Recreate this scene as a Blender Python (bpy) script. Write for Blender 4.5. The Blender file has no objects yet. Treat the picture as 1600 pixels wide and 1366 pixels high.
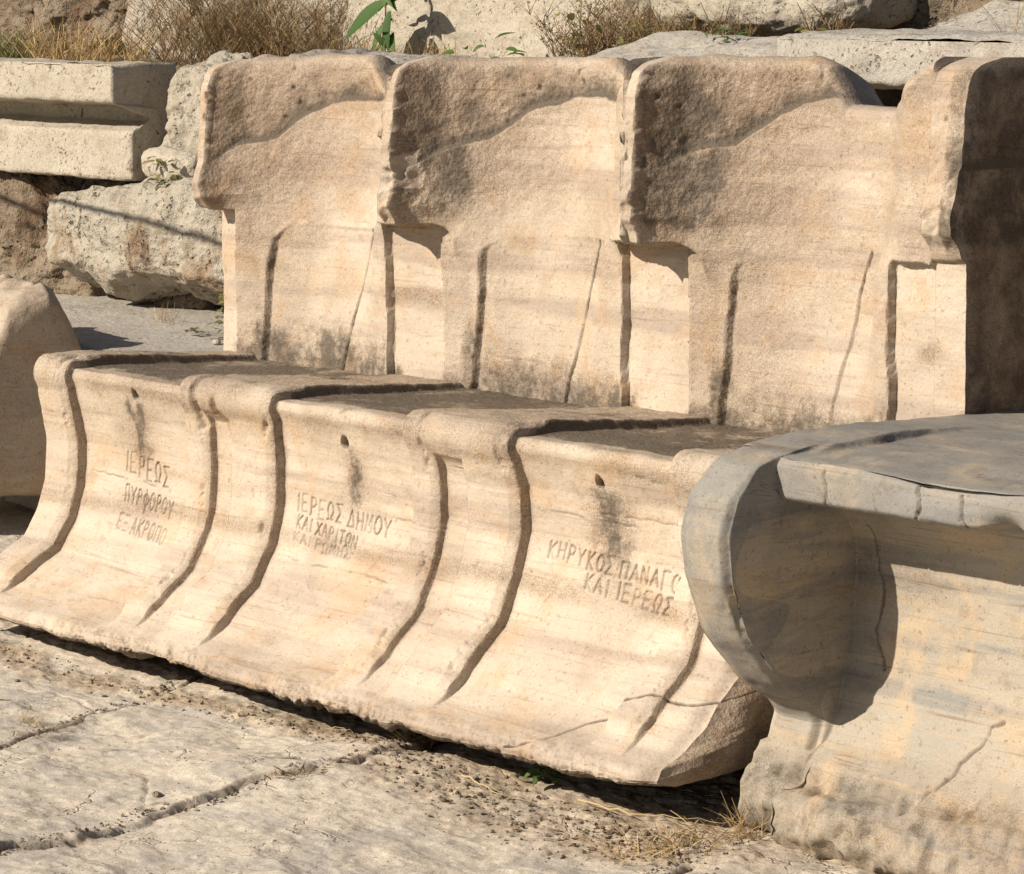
import bpy, math, random
import numpy as np
R = math.radians
rng = np.random.default_rng(7)
random.seed(7)
scene = bpy.context.scene
COL = scene.collection

# ------------------------------------------------------------------ numpy noise
def _hash(ix, iy, iz, seed):
    h = (ix.astype(np.uint32) * np.uint32(374761393) + iy.astype(np.uint32) * np.uint32(668265263)
         + iz.astype(np.uint32) * np.uint32(2147483647 ^ 0x5bd1e995) + np.uint32(seed * 974711 + 12345))
    h = (h ^ (h >> np.uint32(13))) * np.uint32(1274126177)
    h = (h ^ (h >> np.uint32(16))) * np.uint32(2246822519)
    h = h ^ (h >> np.uint32(15))
    return (h & np.uint32(0xffffff)).astype(np.float32) / np.float32(0xffffff)

def vnoise(p, scale, seed=0):
    """value noise in -1..1; scale may be a scalar or a 3-vector (cells per metre)"""
    q = np.asarray(p, np.float32) * np.asarray(scale, np.float32) + 1000.0
    i = np.floor(q).astype(np.int64); f = (q - i).astype(np.float32)
    u = f * f * f * (f * (f * 6 - 15) + 10)
    r = 0
    for dx in (0, 1):
        wx = u[..., 0] if dx else 1 - u[..., 0]
        for dy in (0, 1):
            wy = u[..., 1] if dy else 1 - u[..., 1]
            for dz in (0, 1):
                wz = u[..., 2] if dz else 1 - u[..., 2]
                r = r + wx * wy * wz * _hash(i[..., 0] + dx, i[..., 1] + dy, i[..., 2] + dz, seed)
    return r * 2 - 1

def fbm(p, scale, octv=4, seed=0, gain=0.5):
    a, s, r, t = 1.0, np.asarray(scale, np.float32), 0, 0
    for o in range(octv):
        r = r + a * vnoise(p, s, seed + o * 17); t += a; a *= gain; s = s * 2.03
    return r / t

def sm(x, a, b):
    t = np.clip((x - a) / (b - a), 0, 1); return t * t * (3 - 2 * t)

def bump1(x, c, w): return np.exp(-((x - c) / w) ** 2)

# ------------------------------------------------------------------ scene helpers
def tag(o, label=None, cat=None, group=None, kind=None):
    if label: o['label'] = label
    if cat: o['category'] = cat
    if group: o['group'] = group
    if kind: o['kind'] = kind
    return o

def empty(name, loc=(0, 0, 0)):
    o = bpy.data.objects.new(name, None); o.location = loc; COL.objects.link(o); return o

def mesh_obj(name, V, F, mat, parent=None, attrs=None, normals=None, smooth=True, loc=None):
    V = np.asarray(V, np.float32)
    me = bpy.data.meshes.new(name)
    if isinstance(F, np.ndarray):
        n = len(F); k = F.shape[1]
        me.vertices.add(len(V)); me.vertices.foreach_set('co', V.ravel())
        me.loops.add(n * k); me.loops.foreach_set('vertex_index', F.astype(np.int32).ravel())
        me.polygons.add(n)
        me.polygons.foreach_set('loop_start', np.arange(0, n * k, k, dtype=np.int32))
        me.polygons.foreach_set('loop_total', np.full(n, k, np.int32))
        me.update(calc_edges=True)
    else:
        me.from_pydata([tuple(v) for v in V], [], F)
    me.validate()
    me.polygons.foreach_set('use_smooth', np.full(len(me.polygons), smooth))
    for an, av in (attrs or {}).items():
        a = me.attributes.new(an, 'FLOAT', 'POINT'); a.data.foreach_set('value', np.asarray(av, np.float32).ravel())
    if normals is not None:
        me.normals_split_custom_set_from_vertices(np.asarray(normals, np.float32))
    me.materials.append(mat)
    o = bpy.data.objects.new(name, me); COL.objects.link(o)
    if loc is not None: o.location = loc
    if parent: o.parent = parent
    return o

def grid_faces(nr, nc, flip=False):
    i = np.arange(nr - 1)[:, None] * nc + np.arange(nc - 1)[None, :]
    f = np.stack([i, i + 1, i + nc + 1, i + nc], -1).reshape(-1, 4)
    return f[:, ::-1].copy() if flip else f

def grid_normals(P, flip=False):
    du = np.gradient(P, axis=1); dv = np.gradient(P, axis=0)
    n = np.cross(du, dv); n /= np.linalg.norm(n, axis=-1, keepdims=True) + 1e-12
    return -n if flip else n

def split_grid(P, ids, table, attrs, flip=False):
    """P (nr,nc,3); ids (nr-1,nc-1) region of each quad; table id -> (name, material, parent)"""
    nr, nc = P.shape[:2]
    F = grid_faces(nr, nc, flip); N = grid_normals(P, flip).reshape(-1, 3)
    V = P.reshape(-1, 3); idf = ids.ravel(); made = {}
    for i, (name, mat, parent) in table.items():
        sel = F[idf == i]
        if len(sel) == 0: continue
        u, inv = np.unique(sel, return_inverse=True)
        made[i] = mesh_obj(name, V[u], inv.reshape(-1, 4), mat, made.get(parent, parent) if isinstance(parent, int) else parent,
                           {k: a.reshape(-1)[u] for k, a in attrs.items()}, N[u])
    return made

# ------------------------------------------------------------------ materials
ALB = .74
class NT:
    def __init__(s, name):
        s.m = bpy.data.materials.new(name); s.m.use_nodes = True
        s.t = s.m.node_tree; s.t.nodes.clear()
    def n(s, typ, ins=None, **kw):
        nd = s.t.nodes.new(typ)
        for k, v in kw.items(): setattr(nd, k, v)
        for k, v in (ins or {}).items(): s.put(nd.inputs[k], v)
        return nd
    def put(s, sock, v):
        if hasattr(v, 'is_output') or isinstance(v, bpy.types.NodeSocket): s.t.links.new(v, sock)
        elif isinstance(v, tuple) and len(v) == 3 and sock.type == 'RGBA': sock.default_value = (*v, 1)
        else: sock.default_value = v
    def mix(s, f, a, b, mode='MIX'):
        nd = s.n('ShaderNodeMix', data_type='RGBA', blend_type=mode)
        s.put(nd.inputs[0], f); s.put(nd.inputs[6], a); s.put(nd.inputs[7], b); return nd.outputs[2]
    def math(s, op, a, b=0.0, clamp=False):
        nd = s.n('ShaderNodeMath', operation=op, use_clamp=clamp); s.put(nd.inputs[0], a); s.put(nd.inputs[1], b); return nd.outputs[0]
    def ramp(s, v, a, b, lo=0.0, hi=1.0):
        nd = s.n('ShaderNodeMapRange', {0: v, 1: a, 2: b, 3: lo, 4: hi}, interpolation_type='SMOOTHSTEP'); return nd.outputs[0]
    def noise(s, vec, scale, detail=4.0, rough=0.55, dist=0.0):
        return s.n('ShaderNodeTexNoise', {'Vector': vec, 'Scale': scale, 'Detail': detail, 'Roughness': rough, 'Distortion': dist}).outputs[0]
    def voro(s, vec, scale, feature='F1'):
        return s.n('ShaderNodeTexVoronoi', {'Vector': vec, 'Scale': scale}, feature=feature).outputs[0]
    def attr(s, nm): return s.n('ShaderNodeAttribute', attribute_name=nm).outputs[2]
    def coords(s, scale=(1, 1, 1), rot=(0, 0, 0)):
        tc = s.n('ShaderNodeTexCoord').outputs[3]
        return s.n('ShaderNodeMapping', {'Vector': tc, 'Scale': scale, 'Rotation': rot}).outputs[0]
    def finish(s, color, rough=0.85, height=None, bstr=0.5, bdist=0.004, spec=0.3):
        color = s.mix(1.0, color, (ALB, ALB, ALB), 'MULTIPLY')
        b = s.n('ShaderNodeBsdfPrincipled', {'Base Color': color, 'Roughness': rough, 'Specular IOR Level': spec})
        if height is not None:
            s.t.links.new(s.n('ShaderNodeBump', {'Height': height, 'Strength': bstr, 'Distance': bdist}).outputs[0], b.inputs['Normal'])
        s.t.links.new(b.outputs[0], s.n('ShaderNodeOutputMaterial').inputs[0]); return s.m

def marble(name, c1, c2, vein, warm, vein_amt=0.55, tilt=0.03, weather=(0.30, 0.20, 0.12), grain=1.0):
    s = NT(name); co = s.coords()
    big = s.noise(co, 5.0, 4, .55); med = s.noise(co, 22.0, 5, .6); fine = s.noise(co, 260.0, 3, .6); mid2 = s.noise(co, 75.0, 4, .65)
    st = s.coords((1.1, 3.0, 17.0), (0, tilt, 0)); st2 = s.coords((2.5, 9.0, 70.0), (0, tilt, 0))
    v1 = s.noise(st, 1.0, 5, .6, .3); v2 = s.noise(st2, 1.0, 4, .6, .4)
    c = s.mix(s.ramp(big, .35, .65), c1, c2)
    c = s.mix(s.math('MULTIPLY', s.ramp(v1, .48, .64), vein_amt), c, vein)
    c = s.mix(s.math('MULTIPLY', s.ramp(v2, .55, .75), vein_amt * .55), c, warm)
    c = s.mix(s.math('MULTIPLY', s.ramp(s.noise(co, 9.0, 4, .6, .5), .50, .68), .65), c, warm)
    # weathered brown skin
    br = s.attr('brown')
    bf = s.math('MULTIPLY', br, s.ramp(med, .22, .62, .45, 1.0))
    c = s.mix(bf, c, s.mix(s.ramp(mid2, .3, .7), weather, tuple(x * 1.75 for x in weather)))
    # dark lichen crust, and shade painted through the same attribute
    dk = s.attr('dark')
    nz = s.ramp(s.math('ADD', s.math('MULTIPLY', med, .55), s.math('MULTIPLY', mid2, .45)), .32, .68)
    df = s.ramp(s.math('ADD', dk, s.math('MULTIPLY', s.math('SUBTRACT', nz, .5), .55)), .12, .72, 0, .88)
    df = s.math('MULTIPLY', df, s.ramp(dk, 0.0, .12))
    c = s.mix(df, c, s.mix(s.ramp(fine, .3, .7), (.075, .062, .047), (.20, .165, .125)))
    c = s.mix(s.math('MULTIPLY', s.ramp(s.noise(s.coords((2.2, 2.2, 3.2)), 2.0, 6, .65, .6), .50, .64), .38), c, s.mix(1.0, c, (.74, .69, .64), 'MULTIPLY'))
    c = s.mix(s.math('MULTIPLY', s.ramp(s.noise(co, 33.0, 5, .7, .3), .57, .66), .40), c, s.mix(1.0, c, (.70, .62, .54), 'MULTIPLY'))
    # hairline cracks and letter grooves
    c = s.mix(s.math('MULTIPLY', s.attr('groove'), .85), c, (.085, .055, .030))
    c = s.mix(s.math('MULTIPLY', s.ramp(fine, .25, .75), s.ramp(s.math('ADD', br, dk), .0, .5, .18, .5)), c, s.mix(1.0, c, (.62, .57, .50), 'MULTIPLY'))
    vfine = s.noise(co, 520.0, 2, .6)
    c = s.mix(s.math('MULTIPLY', s.ramp(vfine, .42, .66), s.ramp(s.math('ADD', br, dk), .0, .5, .28, .85)), c, s.mix(1.0, c, (.62, .56, .49), 'MULTIPLY'))
    c = s.mix(s.ramp(s.noise(co, 400.0, 2, .6), .60, .68, 0, .6), c, s.mix(1.0, c, (1.22, 1.22, 1.2), 'MULTIPLY'))
    st3 = s.noise(s.coords((5.0, 22.0, 190.0), (0, tilt, 0)), 1.0, 4, .65, .5)
    c = s.mix(s.math('MULTIPLY', s.ramp(st3, .56, .72), .95 * vein_amt), c, s.mix(1.0, c, (.72, .63, .55), 'MULTIPLY'))
    sp = s.ramp(s.noise(co, 140.0, 2, .5), .62, .72, 0, .6)
    c = s.mix(sp, c, s.mix(1.0, c, (.55, .47, .40), 'MULTIPLY'))
    h = s.math('ADD', s.math('MULTIPLY', fine, .55), s.math('ADD', s.math('MULTIPLY', mid2, .9), s.math('MULTIPLY', s.voro(co, 120.0), .5)))
    h = s.math('MULTIPLY', h, s.ramp(s.math('ADD', br, dk), 0, 1, .30 * grain, 1.15 * grain))
    h = s.math('ADD', h, s.math('MULTIPLY', s.noise(co, 430.0, 2, .6), s.ramp(s.math('ADD', br, dk), 0, .5, .10, .3)))
    return s.finish(c, .72, h, .7, .004)

def limestone(name, c1, c2, dark, pit=40.0, pit_amt=.8, rust=None, bstr=.8, bd=.012, spots=1.0):
    s = NT(name); co = s.coords()
    big = s.noise(co, 4.0, 5, .6); med = s.noise(co, 16.0, 6, .65); mid2 = s.noise(co, 60.0, 5, .65); fine = s.noise(co, 230.0, 3, .6)
    c = s.mix(s.ramp(big, .35, .65), c1, c2)
    c = s.mix(s.ramp(med, .50, .72, 0, .65), c, s.mix(1.0, c, (.68, .60, .50), 'MULTIPLY'))
    c = s.mix(s.ramp(mid2, .55, .75, 0, .6), c, s.mix(1.0, c, (.55, .47, .38), 'MULTIPLY'))
    if rust: c = s.mix(s.ramp(s.noise(co, 5.5, 5, .65, .6), .52, .66, 0, .8), c, rust)
    vo = s.voro(s.n('ShaderNodeVectorMath', {0: co, 1: s.n('ShaderNodeVectorMath', {0: s.n('ShaderNodeTexNoise', {'Vector': co, 'Scale': 30.0}).outputs[1], 'Scale': .03}, operation='SCALE').outputs[0]}, operation='ADD').outputs[0], pit)
    pn = s.ramp(s.noise(co, pit * 1.6, 3, .6, .3), .61, .69)
    pn2 = s.ramp(s.noise(co, pit * .55, 4, .6, .4), .64, .70)
    pits = s.math('MULTIPLY', s.math('MAXIMUM', s.math('MAXIMUM', pn, pn2), s.math('MULTIPLY', s.ramp(vo, .08, .2, 1, 0), .7)), s.ramp(s.noise(co, 9.0, 4), .38, .6))
    c = s.mix(s.math('MULTIPLY', pits, pit_amt), c, dark)
    c = s.mix(s.math('MULTIPLY', s.ramp(s.noise(co, 7.0, 6, .7), .56, .70), .55 * spots), c, dark)
    c = s.mix(s.math('MULTIPLY', s.attr('dark'), .85), c, dark)
    c = s.mix(s.ramp(fine, .3, .7, 0, .35), c, s.mix(1.0, c, (.6, .56, .5), 'MULTIPLY'))
    vf = s.noise(co, 430.0, 2, .6); c = s.mix(s.ramp(vf, .42, .66, 0, .6), c, s.mix(1.0, c, (.62, .57, .5), 'MULTIPLY'))
    h = s.math('ADD', s.math('MULTIPLY', med, 1.2), s.math('ADD', s.math('MULTIPLY', mid2, .8), s.math('MULTIPLY', fine, .25)))
    h = s.math('SUBTRACT', h, s.math('MULTIPLY', pits, .8))
    return s.finish(c, .92, h, bstr, bd, .2)

def ground_mat():
    s = NT('paving_limestone'); co = s.coords()
    big = s.noise(co, 3.0, 5, .6); med = s.noise(co, 13.0, 6, .65); mid2 = s.noise(co, 55.0, 5, .65); fine = s.noise(co, 210.0, 4, .65)
    c = s.mix(s.ramp(big, .35, .65), (.80, .715, .60), (.86, .77, .63))
    c = s.mix(s.ramp(s.noise(co, 6.0, 6, .7, .8), .45, .60, 0, .8), c, (.60, .555, .50))
    c = s.mix(s.ramp(s.noise(co, 9.0, 5, .7, .4), .60, .72, 0, .55), c, (.92, .86, .76))
    c = s.mix(s.ramp(s.noise(co, 10.0, 4, .6, .4), .60, .75, 0, .5), c, (.78, .62, .50))
    c = s.mix(s.ramp(mid2, .60, .76, 0, .7), c, (.34, .28, .22))
    wv = s.n('ShaderNodeVectorMath', {0: co, 1: s.n('ShaderNodeVectorMath', {0: s.n('ShaderNodeTexNoise', {'Vector': co, 'Scale': 9.0, 'Detail': 5.0}).outputs[1], 'Scale': .22}, operation='SCALE').outputs[0]}, operation='ADD').outputs[0]
    ck = s.math('MULTIPLY', s.ramp(s.voro(wv, 5.0, 'DISTANCE_TO_EDGE'), .0, .022, 1, 0), s.ramp(s.noise(co, 5.0, 3), .50, .62))
    c = s.mix(s.math('MULTIPLY', ck, .35), c, (.16, .13, .10))
    pk = s.ramp(s.noise(co, 110.0, 4, .65, .4), .60, .67); pk = s.math('MULTIPLY', pk, s.ramp(s.noise(co, 8.0, 4), .46, .62))
    c = s.mix(s.math('MULTIPLY', pk, .8), c, (.13, .10, .08))
    soil = s.attr('soil')
    sc = s.mix(s.ramp(mid2, .35, .65), (.50, .39, .27), (.72, .58, .43))
    sc = s.mix(s.ramp(fine, .55, .7, 0, .7), sc, (.14, .10, .065))
    c = s.mix(soil, c, sc)
    c = s.mix(s.math('MULTIPLY', s.attr('dark'), .9), c, (.07, .055, .04))
    c = s.mix(s.ramp(fine, .3, .7, 0, .35), c, s.mix(1.0, c, (.6, .56, .5), 'MULTIPLY'))
    vf = s.noise(co, 380.0, 2, .6); c = s.mix(s.ramp(vf, .42, .66, 0, .6), c, s.mix(1.0, c, (.6, .55, .48), 'MULTIPLY'))
    c = s.mix(s.ramp(s.noise(co, 330.0, 2, .6), .62, .70, 0, .6), c, s.mix(1.0, c, (1.15, 1.15, 1.15), 'MULTIPLY'))
    h = s.math('ADD', s.math('MULTIPLY', med, 1.3), s.math('ADD', s.math('MULTIPLY', mid2, .7), s.math('MULTIPLY', fine, .22)))
    h = s.math('SUBTRACT', h, s.math('ADD', s.math('MULTIPLY', pk, .7), ck))
    return s.finish(c, .95, h, .5, .006, .15)

def plant_mat(name, c1, c2, trans=0.25):
    s = NT(name); t = s.attr('tint'); c = s.mix(t, c1, c2)
    b = s.n('ShaderNodeBsdfPrincipled', {'Base Color': c, 'Roughness': .6, 'Specular IOR Level': .3})
    tr = s.n('ShaderNodeBsdfTranslucent', {'Color': c})
    mx = s.n('ShaderNodeMixShader', {0: trans, 1: b.outputs[0], 2: tr.outputs[0]})
    s.t.links.new(mx.outputs[0], s.n('ShaderNodeOutputMaterial').inputs[0]); return s.m

M = {}
M['pink'] = marble('cream_pink_marble', (.66, .555, .44), (.73, .625, .50), (.49, .40, .325), (.66, .47, .30), .75, weather=(.285, .21, .15))
M['grey'] = marble('grey_marble', (.315, .30, .275), (.37, .35, .31), (.24, .236, .228), (.56, .45, .32), .8, .12, grain=.7)
M['pale'] = limestone('pale_pitted_limestone', (.56, .52, .45), (.64, .59, .51), (.09, .075, .06), 55.0, .85)
M['cream_pit'] = limestone('cream_pitted_limestone', (.60, .545, .445), (.66, .60, .50), (.10, .08, .06), 60.0, .85, bstr=.6, bd=.008, spots=.3)
M['rusty'] = limestone('pale_limestone_with_rust', (.58, .53, .44), (.66, .60, .50), (.09, .075, .055), 45.0, .8, (.36, .23, .13), bstr=.9)
M['congl'] = limestone('brown_conglomerate', (.36, .28, .20), (.48, .39, .29), (.05, .042, .034), 28.0, .9, (.26, .16, .10), bstr=1.0, bd=.02, spots=1.2)
M['slab'] = limestone('grey_white_limestone', (.56, .525, .465), (.64, .60, .53), (.12, .105, .09), 60.0, .8, bstr=.7, bd=.008, spots=.45)
M['ground'] = ground_mat()
M['brick'] = limestone('orange_brick', (.50, .21, .12), (.55, .26, .15), (.2, .09, .06), 60., .4, bstr=.5, bd=.004)
M['straw'] = plant_mat('dry_straw', (.34, .22, .10), (.58, .44, .22))
M['twig'] = plant_mat('brown_dry_twigs', (.085, .052, .027), (.40, .28, .14))
M['green'] = plant_mat('green_leaf', (.035, .085, .018), (.10, .17, .04), .3)
M['weed'] = plant_mat('dusty_weed_leaf', (.09, .10, .03), (.24, .21, .07), .3)
M['dirt'] = limestone('loose_dirt', (.30, .23, .16), (.40, .32, .23), (.1, .08, .06), 40., .5)

# ------------------------------------------------------------------ letter strokes (unit boxes)
def arc(cx, cy, rx, ry, a0, a1, n=10):
    a = np.linspace(R(a0), R(a1), n); return list(zip(cx + rx * np.cos(a), cy + ry * np.sin(a)))
G = {
 'I': [[(.5, 0), (.5, 1)]],
 'E': [[(.9, 1), (.1, 1), (.1, 0), (.9, 0)], [(.1, .5), (.7, .5)]],
 'P': [[(.15, 0), (.15, 1)] , [(.15, 1)] + arc(.4, .74, .45, .26, 90, -90) + [(.15, .48)]],
 'O': [arc(.5, .5, .45, .5, 0, 360, 18)],
 'W': [[(.05, 0), (.35, 0)] + arc(.5, .58, .42, .42, 235, -55, 14) + [(.65, 0), (.95, 0)]],
 'S': [[(.95, 1), (.1, 1), (.6, .5), (.1, 0), (.95, 0)]],
 'PI': [[(.12, 0), (.12, 1), (.88, 1), (.88, 0)]],
 'Y': [[(.05, 1), (.5, .5), (.95, 1)], [(.5, .5), (.5, 0)]],
 'F': [[(.5, -.25), (.5, 1.1)], arc(.5, .5, .48, .3, 0, 360, 16)],
 'K': [[(.15, 0), (.15, 1)], [(.9, 1), (.15, .48), (.9, 0)]],
 'A': [[(.02, 0), (.5, 1), (.98, 0)], [(.22, .38), (.78, .38)]],
 'X': [[(.05, 0), (.95, 1)], [(.05, 1), (.95, 0)]],
 'XI': [[(.1, 1), (.9, 1)], [(.2, .5), (.8, .5)], [(.1, 0), (.9, 0)]],
 'T': [[(.05, 1), (.95, 1)], [(.5, 1), (.5, 0)]],
 'N': [[(.1, 0), (.1, 1), (.9, 0), (.9, 1)]],
 'M': [[(.05, 0), (.15, 1), (.5, .35), (.85, 1), (.95, 0)]],
 'H': [[(.1, 0), (.1, 1)], [(.9, 0), (.9, 1)], [(.1, .5), (.9, .5)]],
 'D': [[(.02, 0), (.5, 1), (.98, 0), (.02, 0)]],
 'G': [[(.15, 0), (.15, 1), (.9, 1)]],
}
LINES = [  # letters, x0, x1, top z at x0, top z at x1, height, strength
 (['I','E','P','E','W','S'], .187, .330, .318, .300, .037, 1.0),
 (['PI','Y','P','F','O','P','O','Y'], .192, .352, .256, .241, .030, .95),
 (['E','XI',' ','A','K','P','O','PI','O'], .190, .352, .203, .192, .027, .75),
 (['I','E','P','E','W','S',' ','D','H','M','O','Y'], .708, .963, .301, .281, .030, .85),
 (['K','A','I',' ','X','A','P','I','T','W','N'], .716, .885, .264, .247, .021, .9),
 (['K','A','I',' ','P','W','M','H','S'], .715, .875, .235, .225, .018, .55),
 (['K','H','P','Y','K','O','S',' ','PI','A','N','A','G','O','Y'], 1.339, 1.668, .299, .280, .026, .9),
 (['K','A','I',' ','I','E','P','E','W','S'], 1.436, 1.640, .260, .247, .025, .9),
]
def seg_dist(px, pz, a, b):
    dx, dz = b[0] - a[0], b[1] - a[1]
    t = np.clip(((px - a[0]) * dx + (pz - a[1]) * dz) / (dx * dx + dz * dz + 1e-12), 0, 1)
    return np.hypot(px - a[0] - t * dx, pz - a[1] - t * dz)

def letters(X, Z, onfront):
    g = np.zeros_like(X); r = random.Random(3)
    for glyphs, x0, x1, z0, z1, h, strn in LINES:
        n = sum(.45 if q == ' ' else (.6 if q == 'I' else 1) for q in glyphs); w = (x1 - x0) / n; x = x0
        for q in glyphs:
            adv = w * (.45 if q == ' ' else (.6 if q == 'I' else 1))
            if q != ' ':
                zt = z0 + (z1 - z0) * (x - x0) / (x1 - x0) + r.uniform(-.0015, .0015)
                hh = h * r.uniform(.92, 1.05); ww = adv * .74; st = strn * r.uniform(.65, 1.0)
                m = onfront & (X > x - .006) & (X < x + adv + .006) & (Z > zt - hh * 1.35) & (Z < zt + .012)
                px, pz = X[m], Z[m]
                if len(px):
                    d = np.full(len(px), 1.0)
                    for line in G[q]:
                        pts = [(x + a * ww, zt - hh + b * hh) for a, b in line]
                        for a, b in zip(pts[:-1], pts[1:]): d = np.minimum(d, seg_dist(px, pz, a, b))
                    g[m] = np.maximum(g[m], st * (1 - sm(d, .0004, .0021)))
            x += adv
    return g

def poly_dist(px, pz, pts):
    d = np.full(px.shape, 9.0)
    for a, b in zip(pts[:-1], pts[1:]): d = np.minimum(d, seg_dist(px, pz, a, b))
    return d

# ------------------------------------------------------------------ 1. the row of marble thrones
W = .62
throne = tag(empty('marble_throne_row', (.86, .2, 0)), 'long cream marble row of high-backed thrones with curved inscribed fronts', 'stone thrones')
def child(o):   # keep world placement under an offset empty
    o.location = (-o.parent.location[0], -o.parent.location[1], -o.parent.location[2]) if o.parent.type == 'EMPTY' else (0, 0, 0)
    return o

def smooth_profile(pts, step, win):
    pts = np.array(pts, float)
    s = np.concatenate([[0], np.cumsum(np.hypot(*np.diff(pts, axis=0).T))])
    t = np.arange(0, s[-1], .001)
    y = np.interp(t, s, pts[:, 0]); z = np.interp(t, s, pts[:, 1])
    k = np.ones(win) / win
    for _ in range(2):
        y = np.convolve(np.pad(y, win // 2, 'edge'), k, 'valid')[:len(t)]; z = np.convolve(np.pad(z, win // 2, 'edge'), k, 'valid')[:len(t)]
    if callable(step):
        u = [0.]
        while u[-1] < t[-1] - .001: u.append(u[-1] + step(u[-1]))
        u = np.array(u)
    else: u = np.arange(0, t[-1], step)
    return np.interp(u, t, y), np.interp(u, t, z), u

def block_front():
    pts = [(.10, .03), (-.06, .012), (-.175, .008), (-.213, .016), (-.222, .03), (-.205, .045), (-.154, .06), (-.10, .088), (-.06, .122), (-.024, .176), (-.002, .24),
           (.01, .31), (.012, .37), (.002, .42), (-.012, .445), (-.006, .462), (.02, .464), (.2, .453), (.4, .443), (.64, .438)]
    py, pz, u = smooth_profile(pts, lambda s: .0045 if s < .24 else (.0019 if s < .82 else .005), 9)
    X = np.arange(-.042, 1.8021, .0019)
    nr, nc = len(py), len(X)
    XX = np.broadcast_to(X, (nr, nc)).copy(); Y = np.broadcast_to(py[:, None], (nr, nc)).copy(); Z = np.broadcast_to(pz[:, None], (nr, nc)).copy()
    ilip = int(np.argmax(pz)); itoe = int(np.argmin(py))
    row = np.arange(nr)[:, None]
    front = (row >= itoe) & (row <= ilip) & np.ones((1, nc), bool)
    seatw = sm(Y + 0 * Z, -.02, .03) * (row > ilip - 12)
    # traced differences between the three thrones
    prof = [(np.array([.045, .065, .12, .176, .235, .32, .381, .449]), np.array([-.171, -.142, -.042, -.004, .014, .019, .007, -.013])),
            (np.array([.043, .062, .141, .209, .275, .353, .421, .478]), np.array([-.235, -.154, -.05, -.01, .006, .01, .002, -.011])),
            (np.array([.049, .159, .237, .307, .381, .445, .482]), np.array([-.154, -.033, .002, .022, .015, -.008, -.026]))]
    zm = np.array([.03, .045, .06, .088, .122, .176, .24, .31, .37, .42, .445]); ym = np.array([-.222, -.205, -.154, -.10, -.06, -.024, -.002, .01, .012, .002, -.012])
    dk = [np.interp(Z[:, 0], a, b) - np.interp(Z[:, 0], zm, ym) for a, b in prof]
    wts = np.stack([np.interp(X, [.053, .673, 1.293], e) for e in np.eye(3)])
    fz = sm(Z, .06, .11) * (1 - sm(Z, .40, .45)) * (row <= ilip)
    Y += sum(d[:, None] * w[None, :] for d, w in zip(dk, wts)) * fz
    # local normals of the profile
    ty, tz = np.gradient(py), np.gradient(pz); L = np.hypot(ty, tz); ny, nz = (-tz / L)[:, None], (ty / L)[:, None]
    P0 = np.stack([XX, Y, Z], -1)
    k = np.clip(np.floor((X + .07) / W), 0, 2); x = X - k * W; x = np.where(X < 0, X, x)
    wob = vnoise(P0, 11, 5) * .004 + vnoise(P0, 45, 6) * .0010
    xx = x[None, :] + wob
    onseat = sm(Y, 0, .12) * (row > ilip - 5)
    xr = .402 + .055 * onseat
    hl = np.where(onseat > .5, sm(xx, .040, .052), .34 * np.clip((xx - .030) / .019, 0, 1) + .66 * sm(xx, .0495, .0535))
    hollow = hl * (1 - sm(xx, xr, xr + .016))
    gl = .34 * np.clip((xx - .460) / .018, 0, 1) + .66 * sm(xx, .4785, .4825)
    gap = gl * (1 - sm(xx, .566, .580))
    gap = np.where((X[None, :] > 1.74), gl, gap)
    toe = sm(Z, .046, .074) * (row > itoe) + (row > ilip - 40)
    toe = np.clip(toe, 0, 1)
    lipz = sm(Z, .395, .43) + (row > ilip)
    lipz = np.clip(lipz + vnoise(P0, 12, 9) * .3 * (lipz > 0) * (lipz < 1), 0, 1)
    hz = .0255 - .0055 * sm(Z, .33, .435) * (row <= ilip) - .0055 * (row > ilip) - .009 * (row > ilip) * np.clip(Y / .42, 0, 1)
    h = hz * toe * (1 - hollow)
    h -= .0185 * toe * gap * (1 - lipz)
    arr = np.maximum(bump1(xx, .030, .006), bump1(xx, .460, .006)) * front * sm(Z, .07, .1)
    h -= arr * np.clip(fbm(P0, 26, 4, 7, .6) - .12, 0, 1) * .022
    # worn lip and dents
    lip = bump1(u[:, None] - u[ilip], 0, .03)
    h -= lip * (.002 + .006 * (fbm(P0, 11, 4, 21) + .3))
    h += .0035 * (fbm(P0, 6, 3, 31)) + .0012 * fbm(P0, 40, 3, 33)
    h += fbm(P0, 60, 3, 35) * .0016 * onseat
    # broken toe
    tw = (1 - sm(Z + .008 * vnoise(P0, 9, 40), .034, .054)) * (row > 8) * (row < ilip)
    h += tw * (fbm(P0, 24, 4, 41, .62) * .022 * (.6 + .6 * vnoise(P0, 6, 42)) + vnoise(P0, 5, 43) * .010 - .002)
    # drilled holes below each lip
    dark = np.zeros_like(h); groove = np.zeros_like(h); brown = np.zeros_like(h)
    zf = Z
    for hx, hz, hs in ((.246, .427, 1.1), (.844, .403, 1.2), (1.47, .407, 1.1)):
        d = np.hypot(XX - hx, (zf - hz) * .8); m = (1 - sm(d, .0045 * hs, .0085 * hs)) * (row <= ilip)
        h -= .022 * m; groove = np.maximum(groove, m)
    # right rib of each throne broken away near the seat, a diagonal dent on the gap
    for dx0, z0, x1, z1 in ((.515, .44, .545, .37), (.455, .455, .47, .40)):
        m = (1 - sm(seg_dist(XX, zf, (dx0, z0), (x1, z1)), .004, .013)) * front; h -= .009 * m
    let = letters(XX + .0009 * vnoise(P0, 60, 64), zf + .0010 * vnoise(P0, 60, 65), front & (Z > .14) & (Z < .35))
    h -= .0045 * let
    groove = np.maximum(groove, let * np.clip(.85 + .6 * fbm(P0, 40, 3, 66), .2, 1))
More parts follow.
